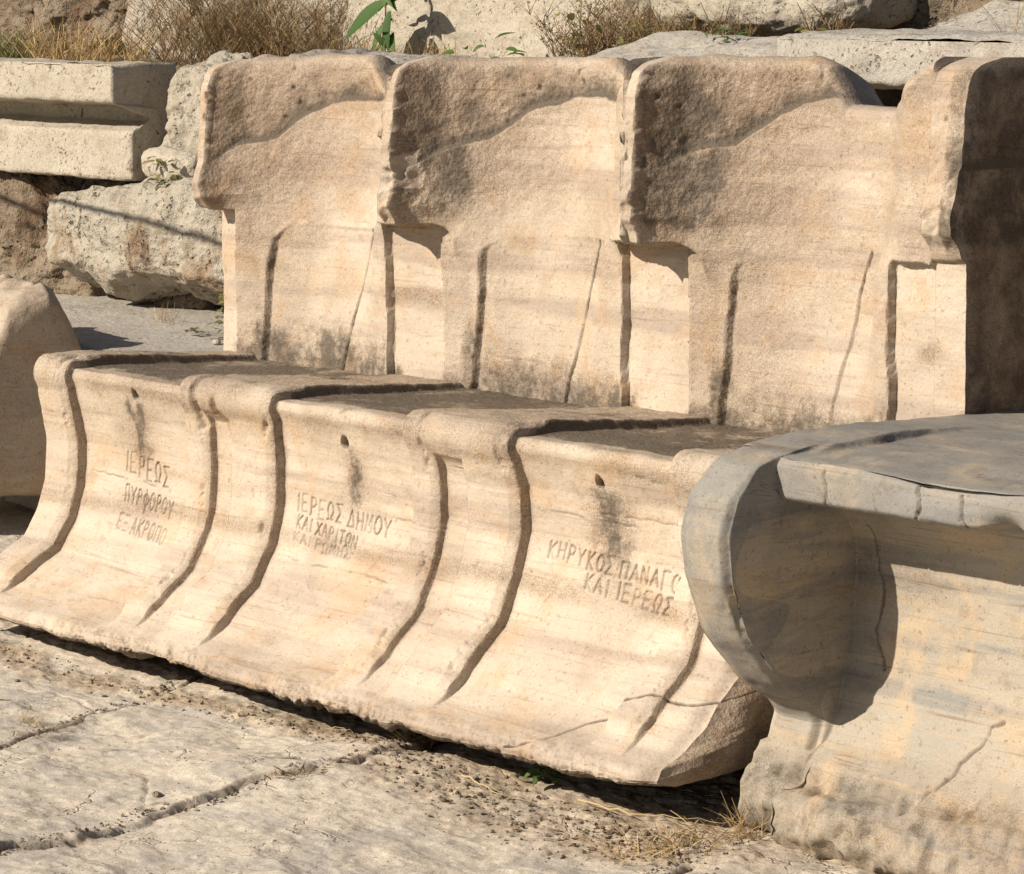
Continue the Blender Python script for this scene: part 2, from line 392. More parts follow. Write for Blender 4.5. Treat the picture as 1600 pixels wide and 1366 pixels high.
    # cracks
    cr = [(1.50, .03), (1.556, .045), (1.595, .07), (1.64, .083), (1.662, .095), (1.70, .108), (1.723, .112), (1.76, .113), (1.81, .12)]
    d = poly_dist(XX + wob * 1.2, zf, cr); m = (1 - sm(d + .0008 * vnoise(P0, 70, 58), .0004, .0020)) * front; h -= .004 * m; groove = np.maximum(groove, m)
    low = sm(XX * 0 + poly_dist(XX, zf, cr) * np.sign(np.interp(XX, [p[0] for p in cr], [p[1] for p in cr]) - zf), 0, .01) * front * (XX > 1.55) * (Z < .13)
    for kk in range(3):   # fine incised line along the left side of the right-hand legs
        d = np.abs(xx - .405); m = (1 - sm(d, .0006, .0024)) * front * (k[None, :] == kk) * sm(vnoise(P0, 8, 51), -.3, .2) * sm(Z, .08, .12) * (1 - sm(Z, .33, .40)); groove = np.maximum(groove, m * .6); h -= .0015 * m
    for z0, x0, x1, s0 in ((.268, .06, .41, 1), (.226, .22, .40, .6), (.192, .70, 1.03, 1), (.285, .93, 1.13, .8), (.345, 1.32, 1.62, .9), (.36, 1.40, 1.66, .8), (.37, 1.07, 1.24, .5), (.425, 1.45, 1.68, 1.0), (.30, .50, .57, .7), (.405, .52, .6, .6)):
        zz = z0 + .006 * vnoise(P0, (9, 1, 1), int(z0 * 1000)) + .002 * vnoise(P0, (60, 1, 1), 3) - .012 * (XX - x0)
        m = (1 - sm(np.abs(zf - zz), .0006, .0022)) * front * sm(XX, x0, x0 + .05) * (1 - sm(XX, x1 - .05, x1)) * sm(vnoise(P0, (30, 1, 60), 77), -.35, .25)
        groove = np.maximum(groove, m * .55 * s0); h -= .0018 * m * s0
    # stains that ran down from the holes
    for hx, hz, w, l in ((.236, .425, .042, .14), (.862, .40, .034, .13), (1.478, .405, .040, .17)):
        dz = hz - zf
        m = np.exp(-((XX - hx - .04 * dz + .006 * vnoise(P0, 20, 61)) / (w * (.75 + .4 * vnoise(P0, (6, 1, 14), 63)))) ** 2) * sm(dz, -.01, .02) * (1 - sm(dz, l * .45, l * 1.15)) * front
        m *= .75 + .5 * vnoise(P0, (55, 1, 12), 67); dark = np.maximum(dark, np.clip(m, 0, 1) * .58); brown = np.maximum(brown, np.clip(np.exp(-((XX - hx - .04 * dz) / (w * 1.7)) ** 2) * sm(dz, -.01, .02) * (1 - sm(dz, l * .6, l * 1.5)) * front * (.6 + .6 * fbm(P0, 14, 3, 68)), 0, 1) * .5)
    for tx, tz, tw_, th in ((.25, .235, .05, .02), (.83, .235, .07, .03), (1.50, .262, .07, .03), (.79, .225, .06, .012)):
        m = np.exp(-((XX - tx) / tw_) ** 2 - ((zf - tz) / th) ** 2) * front; dark = np.maximum(dark, m * .16)
    # grey bedding bands
    for z0, hw, a in ((.228, .018, .34), (.245, .006, .25), (.30, .010, .16), (.16, .008, .14), (.395, .012, .16)):
        zz = z0 + .012 * vnoise(P0, (4, 1, 1), 71) + .010 * XX - .008
        m = np.exp(-((zf - zz) / hw) ** 2) * front * (.6 + .5 * vnoise(P0, (8, 3, 20), 73)); brown = np.maximum(brown, np.clip(m, 0, 1) * a * 1.8)
    # lichen on the seats
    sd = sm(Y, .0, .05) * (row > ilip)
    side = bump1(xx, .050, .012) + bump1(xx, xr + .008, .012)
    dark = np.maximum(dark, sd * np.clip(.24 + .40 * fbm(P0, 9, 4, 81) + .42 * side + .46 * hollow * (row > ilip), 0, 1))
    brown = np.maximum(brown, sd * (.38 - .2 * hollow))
    liptop = bump1(u[:, None] - u[ilip], -.015, .04)
    brown = np.maximum(brown, np.maximum(liptop, sm(Z + .02 * vnoise(P0, 8, 82), .375, .44) * (row <= ilip)) * (.30 + .4 * fbm(P0, 8, 3, 83)))
    dark = np.maximum(dark, np.maximum(liptop, .6 * sm(Z, .40, .45) * (row <= ilip)) * np.clip(.10 + .40 * fbm(P0, 12, 4, 85), 0, 1))
    # browner and darker strip along the corner beside the legs
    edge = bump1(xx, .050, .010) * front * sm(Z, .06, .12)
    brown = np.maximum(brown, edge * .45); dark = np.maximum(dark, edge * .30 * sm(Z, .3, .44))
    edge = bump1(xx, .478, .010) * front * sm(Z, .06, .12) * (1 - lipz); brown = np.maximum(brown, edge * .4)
    brown = np.maximum(brown, tw * np.clip(.22 + .5 * fbm(P0, 14, 3, 87), 0, 1) * .7)
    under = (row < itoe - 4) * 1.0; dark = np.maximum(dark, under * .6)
    # right end is broken round
    re = sm(XX, 1.765, 1.802); Y2 = Y + re ** 2 * .02 * (row <= ilip)
    P = np.stack([XX, Y2 + ny * h, Z + nz * h], -1)
    P[..., 0] += sm(XX, 1.785, 1.802) * (.004 * fbm(P0, 14, 3, 91))
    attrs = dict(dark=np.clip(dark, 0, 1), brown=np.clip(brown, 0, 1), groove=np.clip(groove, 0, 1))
    ids = np.zeros((nr - 1, nc - 1), int); xc = (x[:-1] + x[1:]) / 2; kc = k[:-1]
    table = {}
    rows = np.arange(nr - 1)[:, None]; fr = rows < ilip
    base = np.where(xc < .049, 0, np.where(xc < .402, 1, np.where(xc < .478, 2, np.where(xc < .572, 3, 4))))
    kk = np.where((base == 4), kc + 1, kc); base = np.where(base == 4, 0, base)
    cid = (kk * 10 + base + 1).astype(int)[None, :] + 0 * rows
    cid = np.where(cid == 31, 25, cid)
    ids = np.where(fr, cid, 100 + (kc.astype(int)[None, :] + 0 * rows) + np.where((xc > .045) & (xc < .455), 0, np.where(xc < .1, 9, 10))[None, :])
    lm = (let[:-1, :-1] + let[1:, 1:]) / 2 > .35
    ids = np.where(lm & fr & (base == 1)[None, :], 200 + kc.astype(int)[None, :], ids)
    nm = {1: 'carved_leg', 2: 'front_panel', 3: 'carved_leg', 4: 'divider_panel', 5: 'end_panel'}
    for a in range(3):
        for b, n in nm.items(): table[a * 10 + b] = (n, M['pink'], throne)
        table[100 + a] = ('seat', M['pink'], throne); table[110 + a] = ('seat_ledge', M['pink'], throne); table[109] = ('seat_ledge', M['pink'], throne)
        table[200 + a] = ('inscription', M['pink'], a * 10 + 2)
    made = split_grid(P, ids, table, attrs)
    for i, o in made.items(): child(o)
    # end faces
    for col, flip, X1 in ((nc - 1, False, .0), (0, True, 0.)):
        edge = P[:, col]; n = 26
        core = np.stack([edge[:, 0], np.interp(np.arange(nr), [0, itoe, ilip, nr - 1], [.30, .20, .25, .64]), np.interp(np.arange(nr), [0, itoe, ilip, nr - 1], [.04, .12, .3, .42])], -1)
        t = np.linspace(0, 1, n)[:, None, None]
        Q = edge[None] * (1 - t) + core[None] * t
        sgn = -1 if flip else 1
        Q[..., 0] += sgn * (.030 * sm(t[..., 0], 0, .35) ** .7 + .014 * fbm(Q, 12, 4, 95) * sm(t[..., 0], 0, .15))
        z0 = np.zeros(Q.shape[:2])
        dd = np.clip(.25 + .9 * bump1(Q[..., 1], .02 - (Q[..., 2] - .06) * -.9 + .02, .025), 0, 1) * sm(t[..., 0], .05, .2)
        o = mesh_obj('end_face', Q.reshape(-1, 3), grid_faces(n, nr, not flip), M['pink'], throne,
                     dict(dark=dd * .8, brown=z0 + .35 + .4 * sm(t[..., 0], .0, .2), groove=z0)); child(o)
    return made
block_front()

def backs():
    X = np.concatenate([np.arange(-.058, 1.860, .0030), np.linspace(1.8604, 1.8656, 90), np.arange(1.869, 2.05, .0034), np.arange(2.05, 2.9, .02)])
    T = np.interp(X, [-.072, -.05, 0, .28, .31, .345, .375, .50, .535, .57, .94, .975, 1.01, 1.11, 1.15, 1.18, 1.425, 1.465, 1.515, 1.63, 1.70, 1.79, 2.9],
                  [1.005, 1.02, 1.03, 1.034, 1.012, .977, .953, .952, 1.0, 1.037, 1.041, 1.022, 1.006, 1.010, 1.035, 1.047, 1.054, 1.040, 0.978, .974, 1.015, 1.062, 1.066])
    T = T + .004 * vnoise(np.stack([X, X * 0, X * 0], -1), 12, 3) + .002 * vnoise(np.stack([X, X * 0, X * 0], -1), 40, 4)
    nf = 205
    v = np.linspace(0, 1, nf)[:, None]
    Z = .40 + v * (T[None, :] - .40)
    nc = len(X); XX = np.broadcast_to(X, Z.shape).copy()
    P0 = np.stack([XX, 0 * XX, Z], -1)
    wob = .004 * vnoise(P0, 13, 1) + .0015 * vnoise(P0, 50, 2)
    k = np.clip(np.floor((X + .061) / W), 0, 3).astype(int)
    wob = wob * (np.abs(X - 1.863) > .02)[None, :]
    x = (X - k * W)[None, :] + wob
    F = np.array([.365, .318, .322, .375, .32]); Wl = np.array([-.062, -.060, -.060, -.055, -.05]); XS = np.array([-.036, -.036, -.036, .0, 0]); Wr = np.array([.0, .0, .0, .0, 0])
    Zu = np.array([.732, .738, .741, .752, .75])[k][None, :] + .003 * vnoise(P0, 30, 8)
    Fk = F[k][None, :]; Fn = F[np.minimum(k + 1, 4)][None, :]
    xs = XS[k][None, :]
    u = np.clip((x - xs) / (W + Wl[np.minimum(k + 1, 4)][None, :] - xs), 0, 1)
    D = .436 + .068 * np.clip((Z - .46) / .46, 0, 1)
    expo = np.where(k == 3, .10, .58)[None, :]
    Fi = Fk * (1 - u) + Fn * u
    Yarc = Fi + (D - Fi) * np.sin(np.pi * u) ** expo
    Yarc = Yarc - .034 * sm(u, .70, .85) * (1 - sm(u, .86, .985)) * (k < 3)[None, :]
    wall = np.clip((X - 1.8605) / .005, 0, 1)[None, :]
    Yarc = np.where((k == 3)[None, :], Fi + (.66 - Fi) * wall, Yarc)
    Yup = np.where(x <= xs, Fk, Yarc)
    # worn front edge of the wings
    dT = T[None, :] - Z
    fw = np.interp(dT, [0, .008, .02, .05, .11, .19, .235, .265, .285, .31], [.075, .045, .028, .016, .010, .003, -.012, -.008, .012, .022])
    nearw = np.exp(-np.clip(x - xs, 0, 9) / .05) * np.where(x > .5, np.exp(-(.57 - x) / .05), 1)
    Yup = Yup + fw * nearw
    # upper weathered hollow with its S-shaped lower edge
    kd = np.array([-.018, 0, .018, .02])[k][None, :]
    zb = kd + np.interp(x, [-.09, -.06, -.03, .01, .08, .11, .15, .19, .25, .41, .5, .57], [.77, .80, .845, .873, .893, .915, .943, .958, .970, .972, .965, .955]) + .006 * vnoise(P0, 18, 14)
    upper = sm(Z - zb, -.004, .010)
    Yup = Yup + .010 * upper * sm(x, -.02, .01) * (1 - sm(x, .40, .48))
    # lower part: gap panel, legs of the arms, carved back panel
    Yg = np.array([.414, .413, .421, .405])[k][None, :]; Yg2 = np.array([.413, .421, .405, .40])[k][None, :]
    Ypil = Yg + np.clip(x, 0, .06) / .06 * .016
    rightarm = sm(x, .395, .455)
    Yrec = Yarc + .006
    XL = .060 + .030 * np.clip((Z - .45) / .27, 0, 1) + .02 * sm(Z, .69, .73) ** 2
    ztop = .728 + kd - .030 * sm(XL + .05 - x, 0.0, .05) ** 2
    inrec = sm(x, XL - .002, XL + .006) * (1 - sm(Z, ztop - .004, ztop + .004))
    fade = np.exp(-np.clip(x - XL, 0, 1) / .085) * (1 - .0 * x)
    Ylow = np.where(x < .5 * (XL + .06), Ypil, Yarc + .0)
    b = sm(x, .045, .075)
    Yflat = np.maximum(Ypil, np.minimum(Yarc, D - .006)) - .010 * sm(x, .30, .42)
    Ylow = Ypil * (1 - b) + Yflat * b
    Ylow = Ylow + .0135 * inrec * (.25 + .75 * fade)
    Ylow = Ylow * (1 - rightarm) + (Yg2 - .002) * rightarm
    isgap = sm(x, .4645, .4685)
    Ylow = Ylow * (1 - isgap) + (Yg2 + .013) * isgap
    Ylow = np.where(x <= 0, Yg + .013, Ylow)
    Ylow = np.where((k == 3)[None, :], np.where(X[None, :] > 1.8605, np.maximum(Yarc, .407), Yg), Ylow)
    # join of upper and lower
    wdt = np.where(x < .0, .003, .003 + .030 * sm(x, .005, .06))
    isg2 = sm(x, .46, .47)
    wdt = np.where(x > .466, .004, wdt)
    cornr = .045 * (1 - np.sqrt(np.clip(1 - (np.clip(x + .004, 0, .04) / .04) ** 2, 0, 1))) * (1 - sm(x, .10, .36))
    zz = Zu - cornr
    jw = sm(Z, zz - wdt, zz + wdt)
    Y = Ylow * (1 - jw) + Yup * jw
    # incised crease on the right of the back panel
    d = seg_dist(x, Z - kd, (.305, .44), (.372, .728)); crease = (1 - sm(d + .0015 * vnoise(P0, 60, 18), .0014, .0044)) * (k < 3)[None, :]
    crease *= .55 + .45 * sm(vnoise(P0, (9, 1, 14), 19), -.4, .2)
    Y = Y + .006 * crease
    # top rounding
    rr = .026 + .012 * vnoise(P0, 9, 23)
    q = np.clip((Z - (T[None, :] - rr)) / rr, 0, 1); Y = Y + rr * (1 - np.sqrt(1 - .98 * q * q)) * .8
    # notch edges and general wear
    Pn = np.stack([XX, Y, Z], -1)
    rough = (.35 + .65 * upper) * (.5 + .5 * sm(Z, .5, .8))
    Y = Y + .0045 * fbm(Pn, 9, 3, 27) + rough * (.0030 * fbm(Pn, 45, 4, 28, .6)) + .0012 * fbm(Pn, 90, 2, 29) * sm(Z, .6, .8)
    wingbreak = np.exp(-((x + .04) / .03) ** 2) * np.exp(-((Z - .80 - kd) / .03) ** 2) * (k > 0)[None, :]
    Y = Y + wingbreak * (.010 + .014 * fbm(Pn, 40, 3, 30))
    brk = np.exp(-((X[None, :] - .585) / .026) ** 2 - ((Z - .835 - .02 * vnoise(Pn, 40, 55)) / .035) ** 2); Y = Y + brk * np.clip(.010 + .022 * fbm(Pn, 35, 4, 56, .65), 0, .03)
    brk2 = np.exp(-((X[None, :] - 1.205) / .03) ** 2 - ((Z - .80) / .03) ** 2) + np.exp(-((X[None, :] - 1.235) / .02) ** 2 - ((Z - .90) / .03) ** 2); Y = Y + brk2 * np.clip(.006 + .018 * fbm(Pn, 30, 4, 57, .65), 0, .025)
    pit = np.clip(vnoise(Pn, 70, 59) - .62, 0, 1) * upper * sm(vnoise(Pn, 12, 60), -.1, .3); Y = Y + pit * .016
    # attributes
    groove = crease * .95
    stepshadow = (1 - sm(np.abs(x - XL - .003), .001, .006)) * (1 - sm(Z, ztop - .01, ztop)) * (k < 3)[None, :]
    brown = .20 + .30 * fbm(Pn, 7, 4, 32) + .12 * sm(-x, -.30, -.1) + .42 * upper * (.65 + .9 * fbm(Pn, 9, 5, 34, .6)) * (1 - .65 * sm(x, .22, .42))
    brown = brown + .25 * sm(Z, .74, .82) * (1 - sm(x, .10, .30)) * (x > xs)
    band = sm(Z - zb, -.003, .003) * np.exp(-np.clip(Z - zb - .004, 0, 1) / .030) * (1 - .5 * sm(x, .3, .42)) * sm(x, -.035, -.01) * (1 - sm(x, .38, .46))
    dark = band * (.95 + .35 * fbm(Pn, 16, 3, 36))
    wing = sm(x, -.034, -.026) * (1 - sm(x, .04, .09)) * sm(Z, .745, .79) * np.array([.35, .85, .9, .9])[k][None, :] * (1 - .35 * sm(Z - zb, .05, .1))
    wing = wing * np.where(x < .5, 1, 0)
    dark = np.maximum(dark, wing * (.55 + .45 * fbm(Pn, 12, 4, 38)))
    dark = np.maximum(dark, upper * np.clip(.12 + .6 * fbm(Pn, 10, 4, 39), 0, .5) * sm(x, -.03, -.01) * (1 - .7 * sm(x, .18, .34)))
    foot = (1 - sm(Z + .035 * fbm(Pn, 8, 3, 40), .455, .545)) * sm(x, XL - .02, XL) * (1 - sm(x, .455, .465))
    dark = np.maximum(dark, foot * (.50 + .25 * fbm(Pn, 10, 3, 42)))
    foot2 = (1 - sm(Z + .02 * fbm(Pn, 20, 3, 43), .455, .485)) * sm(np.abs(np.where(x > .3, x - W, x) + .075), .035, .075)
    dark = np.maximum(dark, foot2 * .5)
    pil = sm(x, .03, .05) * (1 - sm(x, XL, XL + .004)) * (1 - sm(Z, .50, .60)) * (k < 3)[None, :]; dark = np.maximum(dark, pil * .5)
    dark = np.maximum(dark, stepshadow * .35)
    dark = np.maximum(dark, (k == 3)[None, :] * (X > 1.8604)[None, :] * np.clip(.34 + .3 * fbm(Pn, 9, 4, 54), 0, 1)); brown = np.maximum(brown, (k == 3)[None, :] * (X > 1.8604)[None, :] * .8)  # fourth arm's inner face: stain, made darker to paint in its shade
    gp = ((x > .469) | (x <= 0.0)) * (Z < Zu - .003)
    brown = np.where(gp, .0 + .5 * np.clip(np.exp(-((Z - .60 - .02 * vnoise(Pn, 20, 44)) / .022) ** 2) * sm(vnoise(Pn, (14, 1, 25), 45), -.2, .3), 0, 1), brown)
    front_w = (x <= xs + .001) * (Z > Zu); brown = np.where(front_w, .18 + .15 * fbm(Pn, 14, 3, 47), brown)
    brown = np.where(brk > .3, brown * .2, brown); dark = np.where(brk > .3, dark * .3, dark); dark = np.maximum(dark, np.clip(pit * 4, 0, .8))
    top = sm(Z, T[None, :] - .022, T[None, :] - .006); brown = brown * (1 - .5 * top); dark = dark * (1 - .75 * top)
    # rest of the sheet: over the top, down the rear
    wallw = np.sin(np.pi * np.clip((X - 1.8604) / .0053, 0, 1))[None, :] ** .5
    rows = [np.stack([XX, Y, Z], -1)]
    ytop = Y[-1]; A = [dark], [brown], [groove]
    for dy, dz in ((.010, .002), (.025, .001), (.045, -.006), (.07, -.018), (.10, -.034), (9, -.10), (9.01, -.3), (9.02, -.66)):
        yy = np.where(dy < 8, ytop + dy, np.maximum(.64, ytop + .14) + (dy - 9)); zz_ = T + dz + .002 * vnoise(np.stack([X, yy, X * 0], -1), 25, 50)
        rows.append(np.stack([X, yy, np.maximum(zz_, .36)], -1)[None])
        for a, val in zip(A, (.12, .25, 0)): a.append(np.full((1, nc), val))
    P = np.concatenate(rows, 0); dark, brown, groove = (np.clip(np.concatenate(a, 0), 0, 1) for a in A)
    nr = P.shape[0]
    onw = ((X > 1.8604) & (X < 1.8657))[None, :]; P[..., 0] += onw * .006 * fbm(np.stack([P[..., 0] * 0, P[..., 1], P[..., 2]], -1), 14, 4, 53) * wallw
    kc = k[:-1]
    ids = np.broadcast_to(kc[None, :] + 1, (nr - 1, nc - 1)).copy()
    zc = P[:-1, :-1, 2]; yc = P[:-1, :-1, 1]
    xm = (x[0, :-1] + x[0, 1:]) / 2
    r_ = np.arange(nr - 1)[:, None]
    gapm = (r_ < nf - 1) & (zc < np.vstack([Zu, np.repeat(Zu[-1:], nr - nf, 0)])[:-1, :-1] - .006)
    ids = np.where(gapm & (xm > .4665)[None, :], 11 + kc[None, :], ids)
    ids = np.where(gapm & (xm < -.0005)[None, :], 10 + kc[None, :], ids)
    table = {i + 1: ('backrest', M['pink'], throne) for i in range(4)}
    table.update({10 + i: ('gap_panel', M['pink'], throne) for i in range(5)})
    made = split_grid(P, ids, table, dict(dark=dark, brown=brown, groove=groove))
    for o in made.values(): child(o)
    # left end of the back slab
    e = P[:, 0]; n = 6; t = np.linspace(0, 1, n)[:, None, None]
    core = e.copy(); core[:, 1] = np.maximum(.64, e[:, 1])
    Q = e[None] * (1 - t) + core[None] * t
    o = mesh_obj('end_face', Q.reshape(-1, 3), grid_faces(n, nr), M['pink'], throne, {a: np.full(n * nr, v) for a, v in (('dark', 0), ('brown', .3), ('groove', 0))}); child(o)
backs()

# ------------------------------------------------------------------ 2. the grey marble throne in front on the right
def grey_throne():
    root = tag(empty('grey_marble_throne', (2.3, .2, 0)), 'broken grey marble throne seat with a bulging leg and deep shadowed front', 'stone throne')
    leg = [(.20, -.055), (-.045, -.06), (-.075, -.035), (-.085, .0), (-.062, .03), (-.035, .075), (-.018, .118), (-.034, .138), (-.06, .152), (-.104, .183), (-.17, .253), (-.21, .342),
           (-.217, .407), (-.198, .46), (-.147, .501), (-.08, .517), (-.029, .523), (.107, .528), (.534, .512), (.9, .50)]
    pan = [(.20, -.055), (-.05, -.075), (-.10, -.06), (-.135, -.02), (-.125, .02), (-.055, .055), (-.012, .09), (.020, .14), (.040, .20), (.050, .27), (.054, .33),
           (.050, .385), (.015, .432), (-.06, .447), (-.098, .450), (-.106, .456), (-.110, .50), (-.106, .514), (-.090, .517), (.02, .517), (.534, .503), (.9, .49)]
    # match rows by landmark so that both profiles run together
    def lm(pts, marks, ns):
        y, z, u = smooth_profile(pts, .002, 5 if pts is pan else 13)
        idx = [int(np.argmin((y - a) ** 2 + (z - b) ** 2)) for a, b in marks]
        idx[0] = 0; idx[-1] = len(y) - 1
        oy, oz = [], []
        for i, n in enumerate(ns):
            t = np.linspace(idx[i], idx[i + 1], n, endpoint=(i == len(ns) - 1)); oy.append(np.interp(t, np.arange(len(y)), y)); oz.append(np.interp(t, np.arange(len(y)), z))
        return np.concatenate(oy), np.concatenate(oz)
    ns = [60, 130, 130, 90]
    ly, lz = lm(leg, [(.2, -.055), (-.035, .075), (-.21, .342), (-.08, .517), (.9, .5)], ns)
    gy, gz = lm(pan, [(.2, -.055), (-.012, .09), (.050, .385), (-.105, .515), (.9, .49)], ns)
    X = np.concatenate([np.arange(1.858, 1.935, .0032), np.arange(1.936, 1.975, .0010), np.arange(1.977, 2.46, .0030), np.arange(2.46, 3.15, .02)]); nr, nc = len(ly), len(X)
    r = np.arange(nr)[:, None]
    XX = np.broadcast_to(X, (nr, nc)).copy()
    B0 = np.stack([XX, ly[:, None] + 0 * XX, lz[:, None] + 0 * XX], -1)
    wob = .004 * vnoise(B0, 12, 3) + .0015 * vnoise(B0, 40, 4)
    xe = 1.952 + .005 * vnoise(np.stack([0 * ly, ly, lz], -1), 9, 6)[:, None]
    w = sm(XX, xe, xe + .006 + .008 * (1 - sm(r + 0 * XX, 66, 82)))
    wseat = sm(XX + wob, 1.966, 1.980)
    w = np.where(r > sum(ns[:3]) + 5, wseat * (1 - .9 * sm(ly[:, None] + 0 * XX, .12, .32)), w)
    Y = ly[:, None] * (1 - w) + gy[:, None] * w; Z = lz[:, None] * (1 - w) + gz[:, None] * w
    # leg front rounds off to its left edge
    le = 1 - sm(XX, 1.858, 1.90); Y += .014 * le ** 2 * (r > 60) * (r < sum(ns[:3]))
    re = sm(XX, 1.938, 1.956) * (1 - w) * (r > 60) * (r < sum(ns[:3])); Y += .012 * re ** 2
    P0 = np.stack([XX, Y, Z], -1)
    n = grid_normals(P0)
    wallm = 4 * w * (1 - w) * (r > 60) * (r < sum(ns[:3])); h = .0035 * fbm(P0, 6, 3, 11) + .0016 * fbm(P0, 30, 3, 12) + .004 * wallm * fbm(P0, 12, 4, 10)
    base = (1 - sm(Z, .045, .085)) ; h += base * ((.25 - np.abs(fbm(P0, 9, 4, 13, .6))) * .040 + fbm(P0, 40, 3, 14) * .006 - .004) * (r > 6)
    # chipped seat edge
    edge = bump1(r, sum(ns[:3]) + 0.0, 11) * w * (.4 + sm(XX, 2.05, 2.25)); h -= edge * np.clip(fbm(P0, 13, 4, 15) + .05, 0, 1) * .020
    chip = np.exp(-((XX - 2.27) / .13) ** 2) * bump1(r, sum(ns[:3]) - 4, 14) * w; h -= chip * .012
    ch2 = np.exp(-((XX - 2.36) / .03) ** 2 - ((Z - .452) / .02) ** 2) * (r > sum(ns[:2])); h -= ch2 * .03
    legchip = np.exp(-((XX - 1.952) / .014) ** 2 - ((Z - .285) / .045) ** 2) * (r > 60) * (r < 270); h -= legchip * (1 - w) * (.005 + .008 * fbm(P0, 30, 3, 17))
    groove = np.zeros_like(h)
    for pts, d0, frm, to in (([(2.045, .52), (2.04, .49), (2.046, .47), (2.038, .445)], .004, 270, 400), ([(2.205, .50), (2.212, .47), (2.20, .44)], .005, 270, 400), ([(2.285, .49), (2.29, .45)], .003, 270, 400),
                             ([(2.0, .40), (2.01, .3), (2.0, .25), (2.03, .2)], .002, 60, 260), ([(2.185, .035), (2.19, .06), (2.215, .085), (2.212, .10), (2.24, .128), (2.247, .15), (2.265, .16)], .003, 30, 200)):
        dd = poly_dist(XX + wob * 1.6 + .002 * vnoise(P0, 110, 25), Z + .004 * vnoise(P0, 60, 26), pts) + .0012 * vnoise(P0, 35, 27); m = (1 - sm(dd, .0010, .0034)) * (r > frm) * (r < to) * (1 - sm(Z, .500, .506)); h -= d0 * m; groove = np.maximum(groove, m * .75)
    P = P0 + n * h[..., None]
    dark = base * np.clip(.12 + .5 * fbm(P0, 16, 4, 19), 0, 1)
    brown = np.clip(.06 + .4 * fbm(P0, (3, 3, 12), 4, 21), 0, .4) * w * (r < 255) + base * .15
    attrs = dict(dark=np.clip(dark, 0, 1), brown=np.clip(brown, 0, 1), groove=groove)
    rc = np.arange(nr - 1)[:, None]; xc = X[:-1][None, :]
    ids = np.where(rc < np.where(xc < 1.956, 76, 52), 4, np.where(rc >= sum(ns[:3]) - 2, 3, np.where(xc < 1.956, 1, np.where(rc < sum(ns[:2]) + 40, 2, 3)))) + 0 * xc.astype(int)
    made = split_grid(P, ids, {1: ('carved_leg', M['grey'], root), 2: ('front_panel', M['grey_panel'], root), 3: ('seat', M['grey'], root), 4: ('broken_base', M['grey_panel'], root)}, attrs)
    e = P[:, 0]; nn = 14; t = np.linspace(0, 1, nn)[:, None, None]
    core = e.copy(); core[:, 1] = np.interp(np.arange(nr), [0, 170, 330], [.3, .15, .6]); core[:, 2] = np.interp(np.arange(nr), [0, 60, 170, 330], [.0, .1, .3, .45])
    Q = e[None] * (1 - t) + core[None] * t; Q[..., 0] -= .012 * fbm(Q, 10, 3, 23) * sm(t[..., 0], 0, .2)
    made[9] = mesh_obj('side_face', Q.reshape(-1, 3), grid_faces(nn, nr), M['grey'], root, {a: np.full(nn * nr, v) for a, v in (('dark', .1), ('brown', .2), ('groove', 0))})
    for o in made.values(): child(o)
M['grey_panel'] = marble('grey_marble_with_golden_veins', (.45, .405, .335), (.51, .455, .365), (.31, .302, .285), (.64, .48, .31), 1.0, .10, grain=.6)
grey_throne()

# ------------------------------------------------------------------ 3. rocks, slabs, walls
def cube_sphere(n):
    a = np.linspace(-1, 1, n); faces = []; vs = []
    off = 0
    for ax in range(3):
        for s in (-1, 1):
            u, v = np.meshgrid(a, a)
            p = np.zeros((n, n, 3)); p[..., ax] = s; p[..., (ax + 1) % 3] = u; p[..., (ax + 2) % 3] = v
            vs.append(p.reshape(-1, 3)); faces.append(grid_faces(n, n, s < 0) + off); off += n * n
    V = np.concatenate(vs); F = np.concatenate(faces)
    key = np.round(V * 1e5).astype(np.int64)
    _, idx, inv = np.unique(key, axis=0, return_index=True, return_inverse=True)
    return V[idx], inv.ravel()[F]

def rock(name, c, half, mat, label, cat='rock', rot=0., seed=1, amp=.03, sc=6., boxy=5., n=64, fine=.25, group=None, shape=None, dark=None, parent=None, tilt=0.):
    V, F = cube_sphere(n)
    l = (np.abs(V) ** boxy).sum(1) ** (1 / boxy); V = V / l[:, None]
    P = V * np.array(half)
    if shape: P = shape(P, V)
    nrm = V / np.array(half); nrm /= np.linalg.norm(nrm, axis=1, keepdims=True)
    q = P + seed * 3.7
    d = amp * fbm(q, sc, 3, seed) + amp * fine * fbm(q, sc * 5, 4, seed + 5, .6)
    # flat broken facets
    ce = vnoise(q, sc * .8, seed + 9); d += amp * .5 * np.clip(ce, -.2, .35)
    P = P + nrm * d[:, None]
    ct, st = math.cos(tilt), math.sin(tilt); P = np.stack([P[:, 0], P[:, 1] * ct - P[:, 2] * st, P[:, 1] * st + P[:, 2] * ct], -1)
    cz, sz = math.cos(rot), math.sin(rot); P = np.stack([P[:, 0] * cz - P[:, 1] * sz, P[:, 0] * sz + P[:, 1] * cz, P[:, 2]], -1)
    base = P[:, 2].min()
    at = {'dark': np.zeros(len(P)) if dark is None else np.clip(dark(V, P), 0, 1), 'brown': np.full(len(P), .25), 'groove': np.zeros(len(P))}
    o = mesh_obj(name, P - np.array([0, 0, base]), F, mat, parent, at, loc=(c[0], c[1], c[2] + base))
    if not parent: tag(o, label, cat, group)
    return o

